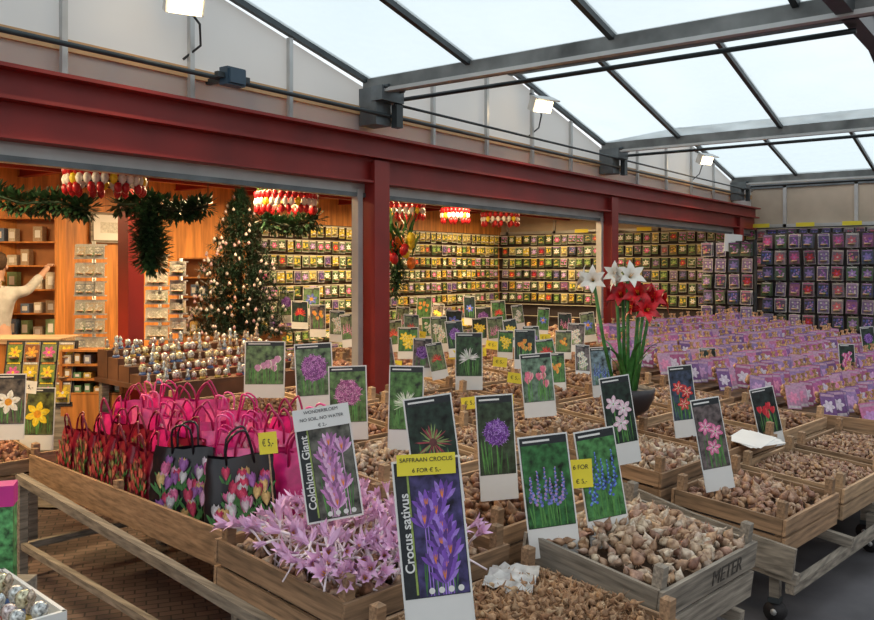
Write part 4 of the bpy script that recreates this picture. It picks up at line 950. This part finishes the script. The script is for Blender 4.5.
b.add(vs, [(x*9+y, (x+1)*9+y, (x+1)*9+y+1, x*9+y+1) for x in range(8) for y in range(8)], mat('plastic_film', (.5, .5, .5), .12, 0, .25, 20), None, True)
ob('plastic_bag', b, W(2.3, 1.87, .57), (0, 0, .4), label='crumpled clear plastic bag on the corms', cat='plastic bag')
b = MB(); b.box((0, 0, 0), (.22, .01, .22), WHITE); b.box((0, .01, -.12), (.012, .012, .3), DARKST); ob('hanging_sign', b, S(733, 243, 10.7), (0, .08, CF), label='small white sign above the packet rack', cat='sign')

# ------------------------------------------------------------- person
pr = S(-4, 300, 8.1)
pe = ob('person', None, (pr.x, pr.y, 0), (0, 0, CF), label='person in a white shirt reaching up to a shelf', cat='person')
def skin(name, V, E, Rr, m, parent, sub=2):
    me = bpy.data.meshes.new(name); me.from_pydata(V, E, []); me.materials.append(m)
    o = bpy.data.objects.new(name, me); col.objects.link(o); o.parent = parent
    md = o.modifiers.new('skin', 'SKIN'); md.use_smooth_shade = True
    for i, r in enumerate(Rr):
        me.skin_vertices[0].data[i].radius = r if isinstance(r, tuple) else (r, r)
    me.skin_vertices[0].data[0].use_root = True
    s = o.modifiers.new('sub', 'SUBSURF'); s.levels = sub; s.render_levels = sub; return o
V = [(0, 0, .95), (0, 0, 1.15), (0, 0, 1.35), (0, 0, 1.46), (0, .02, 1.53), (0, .03, 1.62), (0, .03, 1.72),
     (.16, 0, 1.41), (.26, .08, 1.43), (.34, .24, 1.6), (.37, .3, 1.67), (-.17, 0, 1.42), (-.24, .02, 1.15), (-.22, .2, 1.05), (-.2, .28, 1.05),
     (.09, 0, .9), (.1, .01, .5), (.1, .0, .1), (.1, .14, .04), (-.09, 0, .9), (-.1, .03, .5), (-.1, 0, .1), (-.1, .14, .04)]
E = [(0, 1), (1, 2), (2, 3), (3, 4), (4, 5), (5, 6), (2, 7), (7, 8), (8, 9), (9, 10), (2, 11), (11, 12), (12, 13), (13, 14), (0, 15), (15, 16), (16, 17), (17, 18), (0, 19), (19, 20), (20, 21), (21, 22)]
RR = [(.13, .09), (.12, .085), (.14, .1), (.08, .07), .05, (.075, .09), (.065, .08), .055, .042, .03, .024, .055, .042, .03, .024, .08, .055, .04, .035, .08, .055, .04, .035]
skin('body', V, E, RR, SKIN, pe)
SV = V[:4]+[V[7], V[8], (.33, .22, 1.58), V[11], V[12], (-.22, .17, 1.06)]
skin('shirt', SV, [(0, 1), (1, 2), (2, 3), (2, 4), (4, 5), (5, 6), (2, 7), (7, 8), (8, 9)], [(.145, .11), (.14, .1), (.155, .11), (.07, .07), .07, .054, .042, .07, .054, .042], mat('white_shirt', (.5, .5, .5), .8, 0, .15, 12, .3), pe)
TR = [(0, 0, .98), (.09, 0, .88), (.1, .01, .5), (.1, 0, .12), (-.09, 0, .88), (-.1, .03, .5), (-.1, 0, .12)]
skin('trousers', TR, [(0, 1), (1, 2), (2, 3), (0, 4), (4, 5), (5, 6)], [(.15, .11), .1, .07, .06, .1, .07, .06], mat('dark_trousers', (.03, .04, .07), .8), pe)
for hx, hy, hz, sg in ((.37, .3, 1.67, 1), (-.2, .28, 1.05, -1)):
    for k in range(4):
        x = hx+(-.024+.016*k); ln = (.06, .075, .07, .055)[k]
        skin('finger', [(x, hy, hz), (x, hy+ln*.6, hz+.02), (x, hy+ln, hz)], [(0, 1), (1, 2)], [.009, .008, .007], SKIN, pe, 1)
    skin('thumb', [(hx-.02*sg, hy-.02, hz), (hx-.05*sg, hy+.01, hz-.01), (hx-.055*sg, hy+.04, hz-.01)], [(0, 1), (1, 2)], [.011, .009, .008], SKIN, pe, 1)
b = MB(); HR = mat('brown_hair', (.08, .04, .02), .7, 0, .3, 60)
b.lathe([(.06, -.06), (.085, -.02), (.095, .04), (.08, .09), (.04, .12), (.005, .125)], HR, 14, Matrix.Translation((0, .005, 1.69))); ob('hair', b, parent=pe)
b = MB()
for sx in (-1, 1): b.lathe([(.002, -.01), (.01, 0), (.002, .01)], WHITE, 8, Matrix.Translation((sx*.032, .112, 1.67)))
for sx in (-1, 1): b.lathe([(.004, -.025), (.014, 0), (.004, .025)], SKIN, 8, Matrix.Translation((sx*.09, .03, 1.66)))
b.lathe([(.016, -.02), (.012, 0), (.004, .03)], SKIN, 8, Matrix.Translation((0, .13, 1.64))); b.box((0, .12, 1.6), (.045, .01, .01), fm((.5, .15, .13))); ob('face_features', b, parent=pe)
print('corms', nc, 'bulbs', nind, 'packets', n, npk, 'net', cnt)
